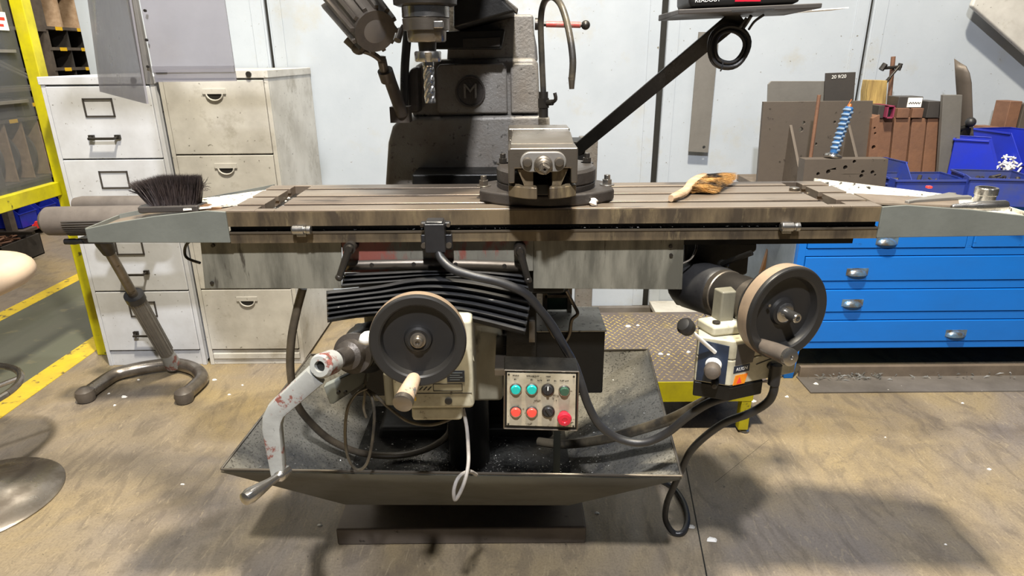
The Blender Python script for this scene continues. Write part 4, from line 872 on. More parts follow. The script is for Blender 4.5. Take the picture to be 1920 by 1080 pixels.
dk = (kk - a2).normalized(); mk('lever_knob', MB().lathe(kk - dk*.008, dk, [(-.004, .007), (.004, .015), (.018, .0165), (.026, .012), (.030, 0)], 24), M['wheel'], ff)
q = MB(); a3 = ch(.4, hB*.16, .002); q.lathe(a3, dr, [(0, .008), (.012, .007), (.02, .005), (.02, 0)], 16); mk('toggle_switch', q, M['darksteel'], ff)
# right face label, name plate, sticker, knob
q = MB(); q.hexa([F(.008, 0, hB*.52), F(.05, 0, hB*.52), F(.05, -.001, hB*.52), F(.008, -.001, hB*.52), F(.008, 0, hB*.92), F(.055, 0, hB*.92), F(.055, -.001, hB*.92), F(.008, -.001, hB*.92)]); mk('instruction_label', q, M['platedark'], ff)
q = MB(); q.hexa([F(.006, 0, hB*.36), F(.044, 0, hB*.36), F(.044, -.001, hB*.36), F(.006, -.001, hB*.36), F(.006, 0, hB*.5), F(.044, 0, hB*.5), F(.044, -.001, hB*.5), F(.006, -.001, hB*.5)]); mk('maker_plate', q, M['navy'], ff)
text('lettering', 'ALIGN', .0095, M['whiteink'], ff, facing(F(.025, -.0012, hB*.43), un, zz))
q = MB(); a, b_ = hB*.12, hB*.31; q.hexa([F(.008, 0, a), F(.036, 0, a), F(.036, -.001, a), F(.008, -.001, a), F(.012, 0, b_), F(.042, 0, b_), F(.042, -.001, b_), F(.012, -.001, b_)]); mk('warning_sticker', q, M['orange'], ff)
q = MB(); q.prism([F(.016, -.0011, a+.003), F(.028, -.0011, a+.003), F(.022, -.0011, b_-.003)], nf*.0004); mk('warning_triangle', q, M['redlamp'], ff)
mk('unit_knob', MB().lathe(F(.095, 0, hB*.38), nf, [(0, .007), (.004, .007), (.005, .005), (.005, 0)], 20), M['black'], ff)
q = MB(); q.prism([F(.06, -.0006, hB*.45), F(.125, -.0006, hB*.55), F(.125, -.0006, hB*.565), F(.06, -.0006, hB*.465)], nf*.0006); q.prism([F(.0, -.0006, hB*.06), F(.135, -.0006, hB*.08), F(.135, -.0006, hB*.095), F(.0, -.0006, hB*.075)], nf*.0006); mk('unit_lettering', q, M['ink'], ff)
a = P(1453, 700, 1.17); mk('cable_gland', MB().cyl(a + V(0, 0, .02), a + V(0, 0, -.025), .012, n=16), M['black'], ff)
# hoses and cables
q = MB(); q.tube([P(822, 470, 1.28), P(829, 487, 1.27), P(850, 505, 1.255), P(890, 518, 1.245), P(940, 530, 1.245), P(985, 550, 1.25), P(1010, 578, 1.26), P(1035, 610, 1.27), P(1055, 645, 1.27), P(1075, 680, 1.28), P(1088, 715, 1.27), P(1103, 760, 1.27), P(1125, 798, 1.27), P(1160, 822, 1.27), P(1205, 830, 1.26), P(1250, 812, 1.25), P(1290, 780, 1.22), P(1330, 755, 1.2), P(1370, 742, 1.2)], .0095, 12); mk('black_hose', q, M['black'], mill)
q = MB(); q.tube([P(1010, 828, 1.6), P(1060, 833, 1.55), P(1130, 824, 1.45), P(1200, 805, 1.38), P(1260, 785, 1.32), P(1310, 760, 1.26), P(1350, 740, 1.22)], .013, 12); mk('conduit', q, M['conduit'], mill)
q = MB(); q.tube([P(1453, 712, 1.17), P(1450, 735, 1.17), P(1438, 755, 1.18), P(1405, 775, 1.2), P(1360, 792, 1.25), P(1320, 820, 1.3), P(1292, 850, 1.36), P(1276, 885, 1.42)] + [G(1262, 915, .28), G(1250, 945, .16), G(1248, 975, .06), G(1262, 998, .012), G(1280, 998, .012), G(1289, 975, .012), G(1283, 945, .012), G(1268, 920, .012), G(1250, 906, .012), G(1225, 895, .012)], .0088, 12); mk('floor_cable', q, M['black'], mill)
q = MB(); q.tube([P(568, 540, 1.4), P(556, 585, 1.4), P(546, 640, 1.4), P(545, 700, 1.42), P(556, 755, 1.46), P(585, 795, 1.52), P(625, 828, 1.56), P(680, 850, 1.6), P(745, 854, 1.62), P(800, 842, 1.62), P(840, 815, 1.62), P(845, 780, 1.62)], .0098, 12); mk('brown_hose', q, M['hose'], mill)
q = MB(); q.tube([P(688, 728, 1.28), P(668, 738, 1.27), P(652, 765, 1.26), P(647, 810, 1.26), P(652, 855, 1.26), P(668, 880, 1.26), P(686, 872, 1.26), P(697, 835, 1.26), P(702, 780, 1.26), P(697, 745, 1.27), P(688, 732, 1.28), P(705, 742, 1.28), P(730, 765, 1.28), P(765, 790, 1.28), P(805, 797, 1.28), P(840, 788, 1.29), P(860, 772, 1.29)], .0036, 8)
q.tube([P(684, 690, 1.3), P(685, 712, 1.29), P(684, 740, 1.28), P(682, 765, 1.28), P(687, 783, 1.28)], .003, 8); mk('looped_cable', q, M['conduit'], mill)
q = MB(); q.tube([P(868, 766, 1.24), P(875, 800, 1.23), P(878, 840, 1.21), P(878, 870, 1.19), P(872, 900, 1.17), P(862, 925, 1.16), P(853, 937, 1.16), P(851, 920, 1.16), P(857, 900, 1.17), P(868, 888, 1.19), P(882, 884, 1.21), P(893, 890, 1.24)], .0042, 8); mk('grey_cable', q, M['greycable'], mill)
# readout arm, tray
a = P(1078, 285, 1.86); b_ = P(1388, 28, 1.62); dd = (b_ - a).normalized(); sd = dd.cross(V(0, -1, 0)).normalized()
q = MB(); q.hexa([a - sd*.017, a + sd*.017, b_ + sd*.02, b_ - sd*.02, a - sd*.017 + V(0, .012, 0), a + sd*.017 + V(0, .012, 0), b_ + sd*.02 + V(0, .012, 0), b_ - sd*.02 + V(0, .012, 0)]); mk('readout_arm', q, M['blackpaint'], mill, bev=.002)
mk('arm_foot', MB().hexa([a + V(-.05, -.0, -.12), a + V(.03, 0, -.12), a + V(.03, .1, -.12), a + V(-.05, .1, -.12), a + V(-.05, 0, .03), a + V(.03, 0, .03), a + V(.03, .1, .03), a + V(-.05, .1, .03)]), M['blackpaint'], mill, bev=.003)
ty = 1.5; l_ = P(1272, 27, ty); r_ = P(1541, 15, ty); up_ = V(0, 0, .010)
q = MB(); q.hexa([l_, r_, r_ + V(0, .2, -.004), l_ + V(0, .2, -.004), l_ + up_, r_ + up_, r_ + V(0, .2, 0) + up_, l_ + V(0, .2, 0) + up_])
try_ = mk('readout_tray', q, M['platedark'], mill, bev=.002)
mk('worn_edge', MB().hexa([P(1372, 22.5, ty - .001), P(1452, 19, ty-.001), P(1452, 19, ty), P(1372, 22.5, ty), P(1372, 19, ty - .001), P(1452, 15.5, ty-.001), P(1452, 15.5, ty), P(1372, 19, ty)]), M['bright'], try_)
q = MB(); cc = P(1400, 30, 1.6); q.tube([P(1432, 28, 1.58), P(1415, 40, 1.6), P(1404, 55, 1.62)], .003, 6); q.tube([P(1408, 30, 1.58), P(1398, 46, 1.6), P(1390, 56, 1.62)], .0045, 6); mk('tray_wire', q, M['black'], mill)

# readout on the tray
ro = thing('digital_readout', 'dark digital readout box with red label on the arm tray above', 'readout', l_.lerp(r_, .5) + up_)
a = P(1293, 22, ty + .03); b_ = P(1503, 12, ty + .03); zb0 = l_.z + .010
q = MB(); xL, xR = a.x, b_.x; dz = (r_.z - l_.z)/(r_.x - l_.x)
q.hexa([(xL, ty+.03, zb0 + dz*(xL-l_.x) + .003), (xR, ty+.03, zb0 + dz*(xR-l_.x)+.003), (xR, ty+.16, zb0 + dz*(xR-l_.x)), (xL, ty+.16, zb0 + dz*(xL-l_.x)), (xL-.01, ty+.03, zb0+.17), (xR+.01, ty+.03, zb0+.17+dz*(xR-xL)), (xR+.01, ty+.16, zb0+.17+dz*(xR-xL)), (xL-.01, ty+.16, zb0+.17)])
mk('housing', q, M['wheel'], ro, bev=.014)
zc = P(1400, 2, ty + .029).z
mk('red_label', MB().bb(P(1378, 0, ty+.03).x, P(1426, 0, ty+.03).x, ty + .0285, ty + .03, P(1400, 3, ty+.03).z, P(1400, -12, ty+.03).z), M['crimson'], ro)
text('lettering', 'READOUT', .012, M['whiteink'], ro, facing(P(1327, 0, ty + .0292), (1, 0, .04), (0, 0, 1)))
mk('screen', MB().bb(xL + .02, xR - .02, ty + .0285, ty + .03, zb0 + .06, zb0 + .15), M['greenlens'], ro)
a = P(1500, 10, ty + .17); b_ = P(1566, 6, ty + .17); solo('paper_sheet', MB().hexa([(a.x, ty+.1, zb0+.001), (b_.x, ty+.1, zb0+.006), (b_.x, ty+.19, zb0+.006), (a.x, ty+.19, zb0+.001), (a.x, ty+.1, zb0+.003), (b_.x, ty+.1, zb0+.008), (b_.x, ty+.19, zb0+.008), (a.x, ty+.19, zb0+.003)]), M['paper'], 'white card sticking out behind the readout over the tray edge', 'card', (a.x, ty + .15, zb0))
# cable coil hanging from the arm
q = MB(); c = P(1366, 88, 1.615)
for j in range(5):
    rr = .034 + .0035*j; ph0 = rnd.random()
    q.tube([c + V(rr*1.0*math.cos(a)*(1 + .05*math.sin(3*a+ph0)), (j % 3)*.005 - .005, rr*1.05*math.sin(a)*(1 + .05*math.cos(2*a + ph0))) for a in [2*math.pi*k/30 + ph0 for k in range(31)]], .0042, 8, 1)
q.tube([c + V(-.004, 0, .045), P(1385, 52, 1.61), P(1400, 34, 1.6)], .004, 8)
q.tube([c + V(-.012, -.008, -.03), c + V(-.014, -.012, -.046), c + V(-.017, -.01, -.054)], .002, 6)
solo('cable_coil', q, M['black'], 'black cable coiled in a ring hanging from the readout arm', 'cable', c)

# ================================================================ VISE
vx = P(1018, 330, 1.22).x
vs_ = thing('machine_vise', 'greasy steel swivel machine vise bolted on the milling table', 'vise', (vx, 1.42, TZ))
lugl, lugr = P(890, 350, 1.42).x, P(1158, 350, 1.42).x
vc = (lugl + lugr)/2; vw = (lugr - lugl)/2
cyv = 1.43
q = MB(); el = [(vc + vw*math.copysign(abs(math.cos(a_))**1.15, math.cos(a_)), cyv + .108*math.copysign(abs(math.sin(a_))**.95, math.sin(a_)), TZ) for a_ in [2*math.pi*k/56 for k in range(56)]]
el = [(max(min(x_, vc + vw - .012), vc - vw + .012), y_, z_) for x_, y_, z_ in el]
q.prism(el, (0, 0, .027))
mk('swivel_base', q, M['iron'], vs_, bev=.006)
mk('turntable', MB().lathe((vc, cyv, TZ + .027), (0, 0, 1), [(0, .108), (.012, .110), (.013, .107), (.016, .107), (.017, .110), (.04, .110), (.046, .104)], 56), M['iron'], vs_)
def bolt(x, y, z, nm='nut', r_=.011, m_=None):
    q = MB(); q.cyl((x, y, z), (x, y, z + .003), r_*1.5, n=24); q.cyl((x, y, z+.003), (x, y, z + .014), r_, n=6); q.cyl((x, y, z+.014), (x, y, z + .024), r_*.62, n=16); mk(nm, q, m_ or M['steel'], vs_, bev=.0008)
bolt(P(907, 345, 1.43).x, cyv, TZ + .026); bolt(P(1138, 345, 1.43).x, cyv, TZ + .026, m_=M['bright'])
bolt(P(943, 315, 1.45).x, 1.46, TZ + .07, m_=M['darksteel'], r_=.010); bolt(P(1101, 315, 1.45).x, 1.46, TZ + .07, m_=M['darksteel'], r_=.010)
bw = P(1083, 330, 1.22).x - vx; bl0 = vx - bw
yf = 1.21; z_bed0 = P(1018, 374, yf).z; z_bed1 = P(1018, 352, yf).z; z_w1 = P(1018, 317, yf+.02).z
pf = [(vx + bw*math.sin(R(-62 + 124*k/16)), yf + bw*.35*(1 - math.cos(R(-62+124*k/16)))*1.0, z_bed0) for k in range(17)]
pf = [((vx - bw) + 2*bw*k/16, yf + .028*((k-8)/8)**2, z_bed0) for k in range(17)] + [(vx + bw, 1.62, z_bed0), (vx - bw, 1.62, z_bed0)]
# bed: two halves with a central slot
hs = .011
def half(sg):
    pts = [((vx + sg*hs), yf, z_bed0)] + [(vx + sg*(hs + (bw - hs)*k/8), yf + .030*(k/8)**2, z_bed0) for k in range(9)] + [(vx + sg*bw, 1.62, z_bed0), (vx + sg*hs, 1.62, z_bed0)]
    return MB().prism(pts[1:], (0, 0, z_bed1 - z_bed0))
for sg in (-1, 1): mk('bed', half(sg), M['tablefront'], vs_, bev=.002)
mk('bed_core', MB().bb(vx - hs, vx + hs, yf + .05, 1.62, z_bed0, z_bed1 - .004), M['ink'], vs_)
for sg in (-1, 1):
    a = .018; b1 = .036; b2 = .049; pr = [(vx + sg*a, yf + .02, z_bed1), (vx + sg*b1, yf + .02, z_bed1), (vx + sg*(b1+.002), yf+.02, z_bed1 + .006), (vx + sg*b2, yf + .02, z_w1), (vx + sg*a, yf + .02, z_w1)]
    mk('slide_way', MB().prism(pr, (0, .38, 0)), M['tablefront'], vs_, bev=.001)
z_t = P(1018, 279, yf).z; z_h = P(1018, 346, yf).z; yj = yf + .012
q = MB(); cap = .013
# movable jaw body with a dovetail opening below
q.prism([(vx - bw, yj, z_h), (vx - bw, yj, z_t - .004), (vx - bw + .004, yj, z_t), (vx + bw, yj, z_t), (vx + bw, yj, z_h), (vx + .054, yj, z_h), (vx + .053, yj, z_w1 + .002), (vx - .053, yj, z_w1 + .002), (vx - .054, yj, z_h)], (0, .13, 0))
mk('moving_jaw', q, M['steel'], vs_, bev=.003)
yk = yj + .13
q = MB(); q.hexa([(vx - bw + .004, yj + .06, z_t), (vx + bw - .002, yj + .06, z_t), (vx + bw - .002, yk + .05, z_t), (vx - bw + .004, yk + .05, z_t), (vx - bw + .008, yk - .01, z_t + .016), (vx + bw - .004, yk - .01, z_t + .016), (vx + bw - .004, yk + .05, z_t + .016), (vx - bw + .008, yk + .05, z_t + .016)]); q.bb(vx - bw + .002, vx + bw - .002, yk, yk + .05, z_w1, z_t)
mk('jaw_plate', q, M['steel'], vs_, bev=.002)
mk('fixed_jaw', MB().bb(vx - bw, vx + bw, yk + .055, yk + .13, z_bed1, z_t + .017), M['steel'], vs_, bev=.003)
# keeper plate and screw
ym = yj - .010; zk = P(1018, 303, ym).z; kw = .0245
pts = [(vx + kw + .019*math.sin(R(a)) if a < 181 else vx - kw + .019*math.sin(R(a)), ym, zk + .019*math.cos(R(a))) for a in range(0, 181, 15)] + [(vx - kw + .019*math.sin(R(a)), ym, zk + .019*math.cos(R(a))) for a in range(180, 361, 15)]
mk('screw_keeper', MB().prism([(a, b_, c - .001) for a, b_, c in pts], (0, .010, 0)), M['plategrey'], vs_, bev=.0025)
for sg in (-1, 1): mk('keeper_bolt', MB().lathe((vx + sg*.030, ym, zk - .001), (0, -1, 0), [(0, .0095), (.004, .009), (.008, .0075), (.009, 0)], 20), M['steel'], vs_)
q = MB(); q.lathe((vx, ym, zk - .006), (0, -1, 0), [(0, .018), (.008, .0175), (.010, .0145), (.018, .014), (.020, .011), (.034, .0105)], 28); q.lathe((vx, ym, zk - .006), (0, -1, 0), [(.034, .0105), (.054, .0105), (.056, .008), (.056, .003), (.05, .003), (.05, 0)], 4, ph=R(15))
mk('vise_screw', q, M['steel'], vs_, bev=.0006)
# bits on the table
q = MB(); a = P(1113, 371, TF + .02); q.lathe((a.x, TF + .02, TZ + .008), (.4, .3, 1), [(-.008, .003), (-.004, .009), (.002, .007), (.006, .009), (.009, .002)], 7); solo('paper_crumb', q, M['paper'], 'crumpled white paper scrap at the front edge beside the vise', 'paper', (a.x, TF+.02, TZ))
a = G(1489, 357, TZ); solo('steel_disc', MB().lathe((a.x, a.y, TZ), (0, 0, 1), [(0, .0105), (.001, .0115), (.006, .0115), (.007, .0105), (.007, 0)], 28), M['steel'], 'small round steel disc lying on the slotted table near right end', 'disc', (a.x, a.y, TZ))

# brushes
def bristles(q, base_pts, tipf, n, th):
    for k in range(n):
        a, b_ = base_pts(), None; b_ = tipf(a); sd = V(rnd.uniform(-1, 1), rnd.uniform(-1, 1), rnd.uniform(-.3, .3)).normalized()*th; m_ = a.lerp(b_, .55) + V(rnd.gauss(0, .002), rnd.gauss(0, .002), .002)
        q.add([a - sd, a + sd, m_ + sd*.9, m_ - sd*.9, b_], [(0, 1, 2, 3), (3, 2, 4)])
a = P(272, 388, 1.42); b_ = P(372, 388, 1.40); zt_ = 1.086
t = thing('bench_brush', 'black bristled bench brush standing upright on the left end tray', 'brush', (a.lerp(b_, .5).x, 1.41, 1.07))
q = MB(); q.prism([(a.x, 1.39, a.z - .008), (b_.x + .004, 1.385, b_.z - .008), (b_.x + .008, 1.43, b_.z - .008), (a.x, 1.43, a.z - .008), (a.x - .006, 1.41, a.z - .008)], (0, 0, .014)); mk('brush_back', q, M['platedark'], t, bev=.003)
mk('brush_tang', MB().hexa([(b_.x, 1.395, b_.z - .008), (b_.x + .05, 1.40, b_.z - .010), (b_.x + .05, 1.42, b_.z - .010), (b_.x, 1.425, b_.z - .008), (b_.x, 1.395, b_.z + .004), (b_.x + .05, 1.40, b_.z - .002), (b_.x + .05, 1.42, b_.z - .002), (b_.x, 1.425, b_.z + .004)]), M['brownwood'], t, bev=.002)
zb_ = a.z + .006; q = MB(); ax_, bx_ = P(286, 385, 1.41).x, b_.x - .002
def tipd(p):
    s_ = (p.x - ax_)/(bx_ - ax_); s_ = min(max(s_ + rnd.gauss(0, .04), 0), 1)
    px_ = 238 + (377-238)*s_**.85; T = P(px_ + rnd.gauss(0, 1.5), 340 - 15*min(1, s_*2.6) + rnd.gauss(0, 1.6) + (3 if rnd.random() < .1 else 0), 1.41 + rnd.gauss(0, .012)); return p.lerp(T, rnd.uniform(.88, 1.0))
bristles(q, lambda: V(rnd.uniform(ax_, bx_), rnd.uniform(1.395, 1.425), zb_), tipd, 6500, .0008)
for k in range(26):
    p0 = V(bx_ - .004, rnd.uniform(1.395, 1.425), zb_ + .02); q.tube([p0, p0 + V(.012, 0, .012 + rnd.random()*.01), p0 + V(.022 + rnd.random()*.012, 0, .012 + rnd.random()*.03)], .0004, 3, 3)
for k in range(14):
    p0 = V(ax_, 1.41, zb_ + .012); q.tube([p0, p0 + V(-.02, 0, .012), p0 + V(-.035 - rnd.random()*.015, 0, .012 + rnd.random()*.02)], .0004, 3, 3)
mk('bristles', q, M['bristledark'], t, kind='stuff')
a = G(1258, 372, TZ + .008); b_ = G(1322, 330, TZ + .02)
t = thing('hand_brush', 'worn hand brush with pale wooden handle lying on the table', 'brush', (a.x, a.y, TZ))
dd = (b_ - a); sd = dd.cross(V(0, 0, 1)).normalized(); nseg = 9; rows = []
for i in range(nseg + 1):
    s_ = i/nseg; c = a + dd*s_ + sd*.006*math.sin(s_*6); W_ = (.006, .011, .012, .010, .010, .012, .013, .013, .013, .009)[i]; H_ = .0075
    rows.append([c + sd*W_*math.copysign(abs(math.cos(t_))**.7, math.cos(t_)) + zz*H_*math.copysign(abs(math.sin(t_))**.7, math.sin(t_)) for t_ in [2*math.pi*k/12 for k in range(13)]])
q = MB(); q.grid(rows); q.add(rows[0][:12], [tuple(range(12))]); q.add(rows[-1][:12], [tuple(range(12))]); mk('handle', q, M['pinewood'], t, ang=60)
q = MB()
def tipt(p):
    s_ = (p - a).dot(dd)/dd.length_squared; s_ = min(max((s_ - .42)/.58, 0), 1); e_ = rnd.random()
    T = P(1352 + 32*s_ - 12*(1-e_)*(1-s_) + rnd.gauss(0, 2), 365 - 40*(s_*.75 + e_*.25) + rnd.gauss(0, 2), p.y - .015 + .03*e_); T.z = max(T.z, TZ + .003); return T
bristles(q, lambda: a + dd*rnd.uniform(.42, 1.0) + sd*rnd.uniform(-.004, .014) + zz*rnd.uniform(-.010, .006), tipt, 5200, .0008)
mk('bristles', q, M['bristletan'], t, kind='stuff')
# tools on the right end tray
def Tr(px, py, z=1.078): return G(px, py, z)
t0 = G(1845, 377, 1.066)
q = MB(); q.lathe((t0.x, t0.y, 1.062), (0, 0, 1), [(0, .019), (.003, .0215), (.018, .0215), (.02, .0235), (.034, .0235), (.036, .022), (.036, .017), (.012, .016), (.012, 0)], 36); solo('steel_socket', q, M['bright'], 'short bright steel socket standing upright on the right end tray', 'socket', (t0.x, t0.y, 1.062))
a = G(1784, 388, 1.080); b_ = G(1886, 385, 1.080); d = b_ - a; Lb = d.length
solo('steel_bar', MB().lathe(a, d, [(0, .004), (.004, .006), (Lb*.4, .009), (Lb*.42, .0105), (Lb*.97, .0115), (Lb, .010), (Lb, 0)], 24), M['bright'], 'bright round tapered steel bar lying in front of the socket', 'bar', a)
# spanner
a = G(1700, 383, 1.082); b_ = G(1800, 370, 1.076); d = (b_-a); u_ = d.normalized(); s_ = V(0, 0, 1).cross(u_)
q = MB(); q.prism([a - s_*.004, a - s_*.002 + u_*.03, b_ - s_*.02 - u_*.03, b_ - s_*.028 - u_*.004, b_ - s_*.014 + u_*.004, b_ - s_*.010 - u_*.012, b_ + s_*.006 - u_*.014, b_ + s_*.012 + u_*.006, b_ + s_*.026 - u_*.004, b_ + s_*.022 - u_*.03, a + s_*.010 + u_*.03, a + s_*.006], (0, 0, .008)); solo('open_spanner', q, M['plategrey'], 'dull steel open ended spanner lying on the right end tray', 'spanner', a, bev=.002)
q = MB(); a = G(1742, 350, 1.08); q.bb(a.x - .006, a.x + .006, a.y - .006, a.y + .006, 1.076, 1.082); solo('red_plug', q, M['red'], 'tiny red plastic plug at the back of the right end tray', 'plug', (a.x, a.y, 1.076), bev=.002)

# ================================================================ BLUE DRAWER BENCH
BY = 2.6; bx0 = P(1500, 455, BY).x; bx1 = bx0 + 2.2; BZ = .80
zp = lambda y: P(1700, y, BY).z
bn_ = thing('drawer_bench', 'bright blue wooden workbench chest with wide drawers and cup handles', 'workbench', (bx0 + 1.1, 3.0, 0))
mk('carcass', MB().bb(bx0, bx1, BY + .02, 3.34, zp(652), BZ - .03), M['blue'], bn_, bev=.003)
mk('bench_top', MB().bb(bx0 - .03, bx1, BY - .01, 3.36, BZ - .035, BZ), M['traybrown'], bn_, bev=.004)
mk('side_panel', MB().bb(bx0 - .006, bx0, BY + .03, 3.3, .2, BZ - .04), M['bluegrey'], bn_)
mk('top_edge', MB().bb(bx0 - .03, bx1, BY - .016, BY - .01, BZ - .035, BZ - .004), M['blue'], bn_)
fr_ = MB(); rows_ = [(466, 441), (527, 479), (585, 541), (641, 599)]
zr = [BZ - .036] + [z for a_, b_ in rows_ for z in (zp(b_) if b_ != 441 else BZ - .05, zp(a_))] + [zp(652)]
for i in range(0, len(zr) - 1, 2): fr_.bb(bx0, bx1, BY, BY + .02, zr[i+1], zr[i])
fr_.bb(bx0 - .001, bx0 + .03, BY - .0015, BY + .021, zp(652), BZ - .036)
xm = P(1818, 455, BY).x; fr_.bb(xm - .012, xm + .012, BY, BY + .02, zr[2], zr[1])
mk('face_frame', fr_, M['blue'], bn_, bev=.0015)
def drawer(x0, x1, zt, zb, hx, hy):
    d = mk('drawer', MB().bb(x0 + .004, x1 - .004, BY - .004, BY + .02, zb + .004, zt - .004), M['blue'], bn_, bev=.003)
    if hx is None: return
    c = P(hx, hy, BY - .004); q = MB(); rows = []; W_ = .042
    for i in range(9):
        th = math.pi*i/8; row = []
        for j in range(9):
            ph = math.pi/2*j/8; row.append(V(c.x - W_*math.cos(th), BY - .004 - .022*math.sin(th)*math.sin(ph + .0), c.z - .014 + .028*math.cos(ph)*math.sin(th)))
        rows.append(row)
    q.grid(rows); q.bb(c.x - W_ - .004, c.x + W_ + .004, BY - .0055, BY - .004, c.z - .014, c.z + .017)
    mk('cup_handle', q, M['steelblue'] , d, sol=.0012, ang=50)
M['steelblue'] = mat('worn_nickel_handle', '#7fa3c4', '#6f6a63', 25, (.4, .6), .3, metal=.7, bump=.05)
drawer(bx0 + .03, xm - .012, zr[1], zr[2], 1663, 452); drawer(xm + .012, bx1 - .03, zr[1], zr[2], None, 0)
drawer(bx0 + .03, bx0 + 1.02, zr[3], zr[4], 1607, 510); drawer(bx0 + 1.05, bx1 - .03, zr[3], zr[4], None, 0)
drawer(bx0 + .03, bx1 - .03, zr[5], zr[6], 1598, 568)
drawer(bx0 + .03, bx1 - .03, zr[7], zr[8], 1792, 625)
for xx in (bx0 + .0, bx1 - .08):
    for yy in (BY, 3.22): mk('leg', MB().hexa([(xx + .02, yy, 0), (xx + .06, yy, 0), (xx + .06, yy + .06, 0), (xx + .02, yy + .06, 0), (xx, yy, .17), (xx + .075, yy, .17), (xx + .075, yy + .08, .17), (xx, yy + .08, .17)]), M['blue'], bn_, bev=.002)
mk('leg_side', MB().bb(bx0 - .03, bx0 - .0, BY + .0, BY + .08, .01, .3), M['bluegrey'], bn_, bev=.003)
solo('floor_beam', MB().bb(bx0 + .09, bx1, BY + .0, BY + .022, .0, .058), M['traybrown'], 'brown wooden beam lying on the floor under the blue bench', 'beam', (bx0 + 1.1, BY + .05, 0), bev=.004)
struct('trim_6', MB().bb(bx0 + .08, 6, BY - .14, BY + .01, 0, .006), M['skirt'])
q = MB()
for k in range(150):
    x = bx0 + .15 + rnd.random()*1.0 if rnd.random() < .4 else P(1600 + rnd.gauss(0, 30), 700, BY).x; y = BY + rnd.uniform(-.04, .015); a = rnd.random()*6.28; c = V(x, y, .008 + rnd.random()*.018); u_ = V(math.cos(a), math.sin(a), rnd.uniform(-.6, .6))*rnd.uniform(.004, .018)
    q.add([c - u_, c + u_, c + V(0, .003, .006)], [(0, 1, 2)])
solo('swarf_pile', q, M['swarf'], 'loose curly swarf swept against the beam under the bench', 'swarf', (bx0 + .3, BY - .01, 0.006))['kind'] = 'stuff'

# ---- things on the bench (all stand on BZ)
def slabthing(name, pts, Y, th, m, label, cat, bev=.002, hole=None, group=None):
    pp = [P(x, y, Y) for x, y in pts]; O_ = V(min(v.x for v in pp), Y, BZ)
    lo2 = min(v.z for v in pp)
    for v in pp:
        if v.z < lo2 + .02: v.z = BZ
    if hole:
        hh = [P(x, y, Y) for x, y, r_ in hole]
        q = MB().holed((0, Y, 0), (1, 0, 0), (0, 0, 1), [(v.x, v.z) for v in pp], [(v.x, v.z, r_) for v, (_, _, r_) in zip(hh, hole)], (0, th, 0))
    else: q = MB().prism(pp, (0, th, 0))
    return solo(name, q, m, label, cat, O_, group=group, bev=bev)
t = thing('angle_plate', 'large brown steel angle plate with two gussets standing on the bench', 'angle plate', (P(1530, 300, 2.95).x, 2.9, BZ))
pl_ = [(1421, 338), (1432, 191), (1637, 189), (1628, 338)]; pp = [P(x, y, 2.95) for x, y in pl_]; pp[0].z = pp[3].z = BZ
hl = [(1507, 230, .007), (1502, 243, .010), (1565, 229, .006), (1530, 270, .006), (1605, 300, .006)]
mk('face_plate', MB().holed((0, 2.95, 0), (1, 0, 0), (0, 0, 1), [(v.x, v.z) for v in pp], [(P(x, y, 2.95).x, P(x, y, 2.95).z, r_) for x, y, r_ in hl], (0, .02, 0)), M['plate'], t, bev=.001)
mk('foot_plate', MB().bb(pp[0].x, pp[3].x, 2.68, 2.95, BZ, BZ + .015), M['plate'], t, bev=.002)
for x in (1483, 1592):
    g = P(x, 234, 2.95); mk('gusset', MB().prism([(g.x - .006, 2.95, BZ + .015), (g.x - .006, 2.72, BZ + .015), (g.x - .006, 2.72, BZ + .03), (g.x - .006, 2.95, g.z)], (.012, 0, 0)), M['plate'], t, bev=.001)
slabthing('steel_sheet', [(1439, 300), (1440, 158), (1446, 152), (1549, 152), (1549, 300)], 3.12, .008, M['plategrey'], 'light grey steel sheet with rounded corner leaning behind the angle plate', 'sheet')
slabthing('steel_sheet', [(1545, 300), (1548, 137), (1605, 135), (1596, 300)], 3.1, .008, M['platedark'], 'dark grey steel sheet with chalk marks behind the angle plate', 'sheet')
text('chalk_mark', '20 9/20', .022, M['whiteink'], bpy.data.objects['steel_sheet.001'], facing(P(1573, 144, 3.098), (1, 0, .05), (0, 0, 1)))
a = P(1522, 298, 2.75); b_ = P(1536, 178, 2.75); a.z = BZ + .03
solo('rusty_rod', MB().cyl(a + V(-.004, 0, -.03), b_, .0075, n=12), M['rust'], 'thin rusty rod standing upright in front of the angle plate', 'rod', (a.x, a.y, BZ))
# wrapped punch on perforated block
pf_ = slabthing('perforated_block', [(1506, 345), (1510, 299), (1666, 298), (1662, 350)], 2.62, .06, M['plate'], 'brown steel block with drilled holes at the front of the bench', 'block', bev=.001,
    hole=[(1534, 326, .007), (1553, 322, .009), (1585, 314, .009), (1602, 303, .007), (1618, 322, .007), (1615, 330, .008), (1636, 323, .008), (1641, 328, .004)])
a = P(1563, 288, 2.66); b_ = P(1593, 200, 2.66); d = b_ - a; Lw = d.length
t = thing('wrapped_handle', 'steel wheel dresser handle spirally wrapped in blue tape with flared foot', 'tool', (a.x, a.y, a.z - .02))
mk('foot', MB().lathe(a - d*.08, d, [(0, .034), (.006, .036), (.012, .034), (.02, .014), (.03, .012)], 28), M['bright'], t)
mk('core', MB().lathe(a, d, [(0, .016), (Lw*.97, .017), (Lw, .012)], 20), M['bluetape'], t)
for k in range(9):
    s_ = .08 + k*.1; q = MB(); uu_ = d.normalized().cross(V(0, 0, 1)).normalized(); ww_ = d.normalized().cross(uu_)
    q.tube([a + d*(s_ + .06*j/12) + (uu_*math.cos(2*math.pi*j/12) + ww_*math.sin(2*math.pi*j/12))*(.0155 + .001*s_) for j in range(13)], .0055, 8, 1); mk('wrap', q, M['whitetape'], t)
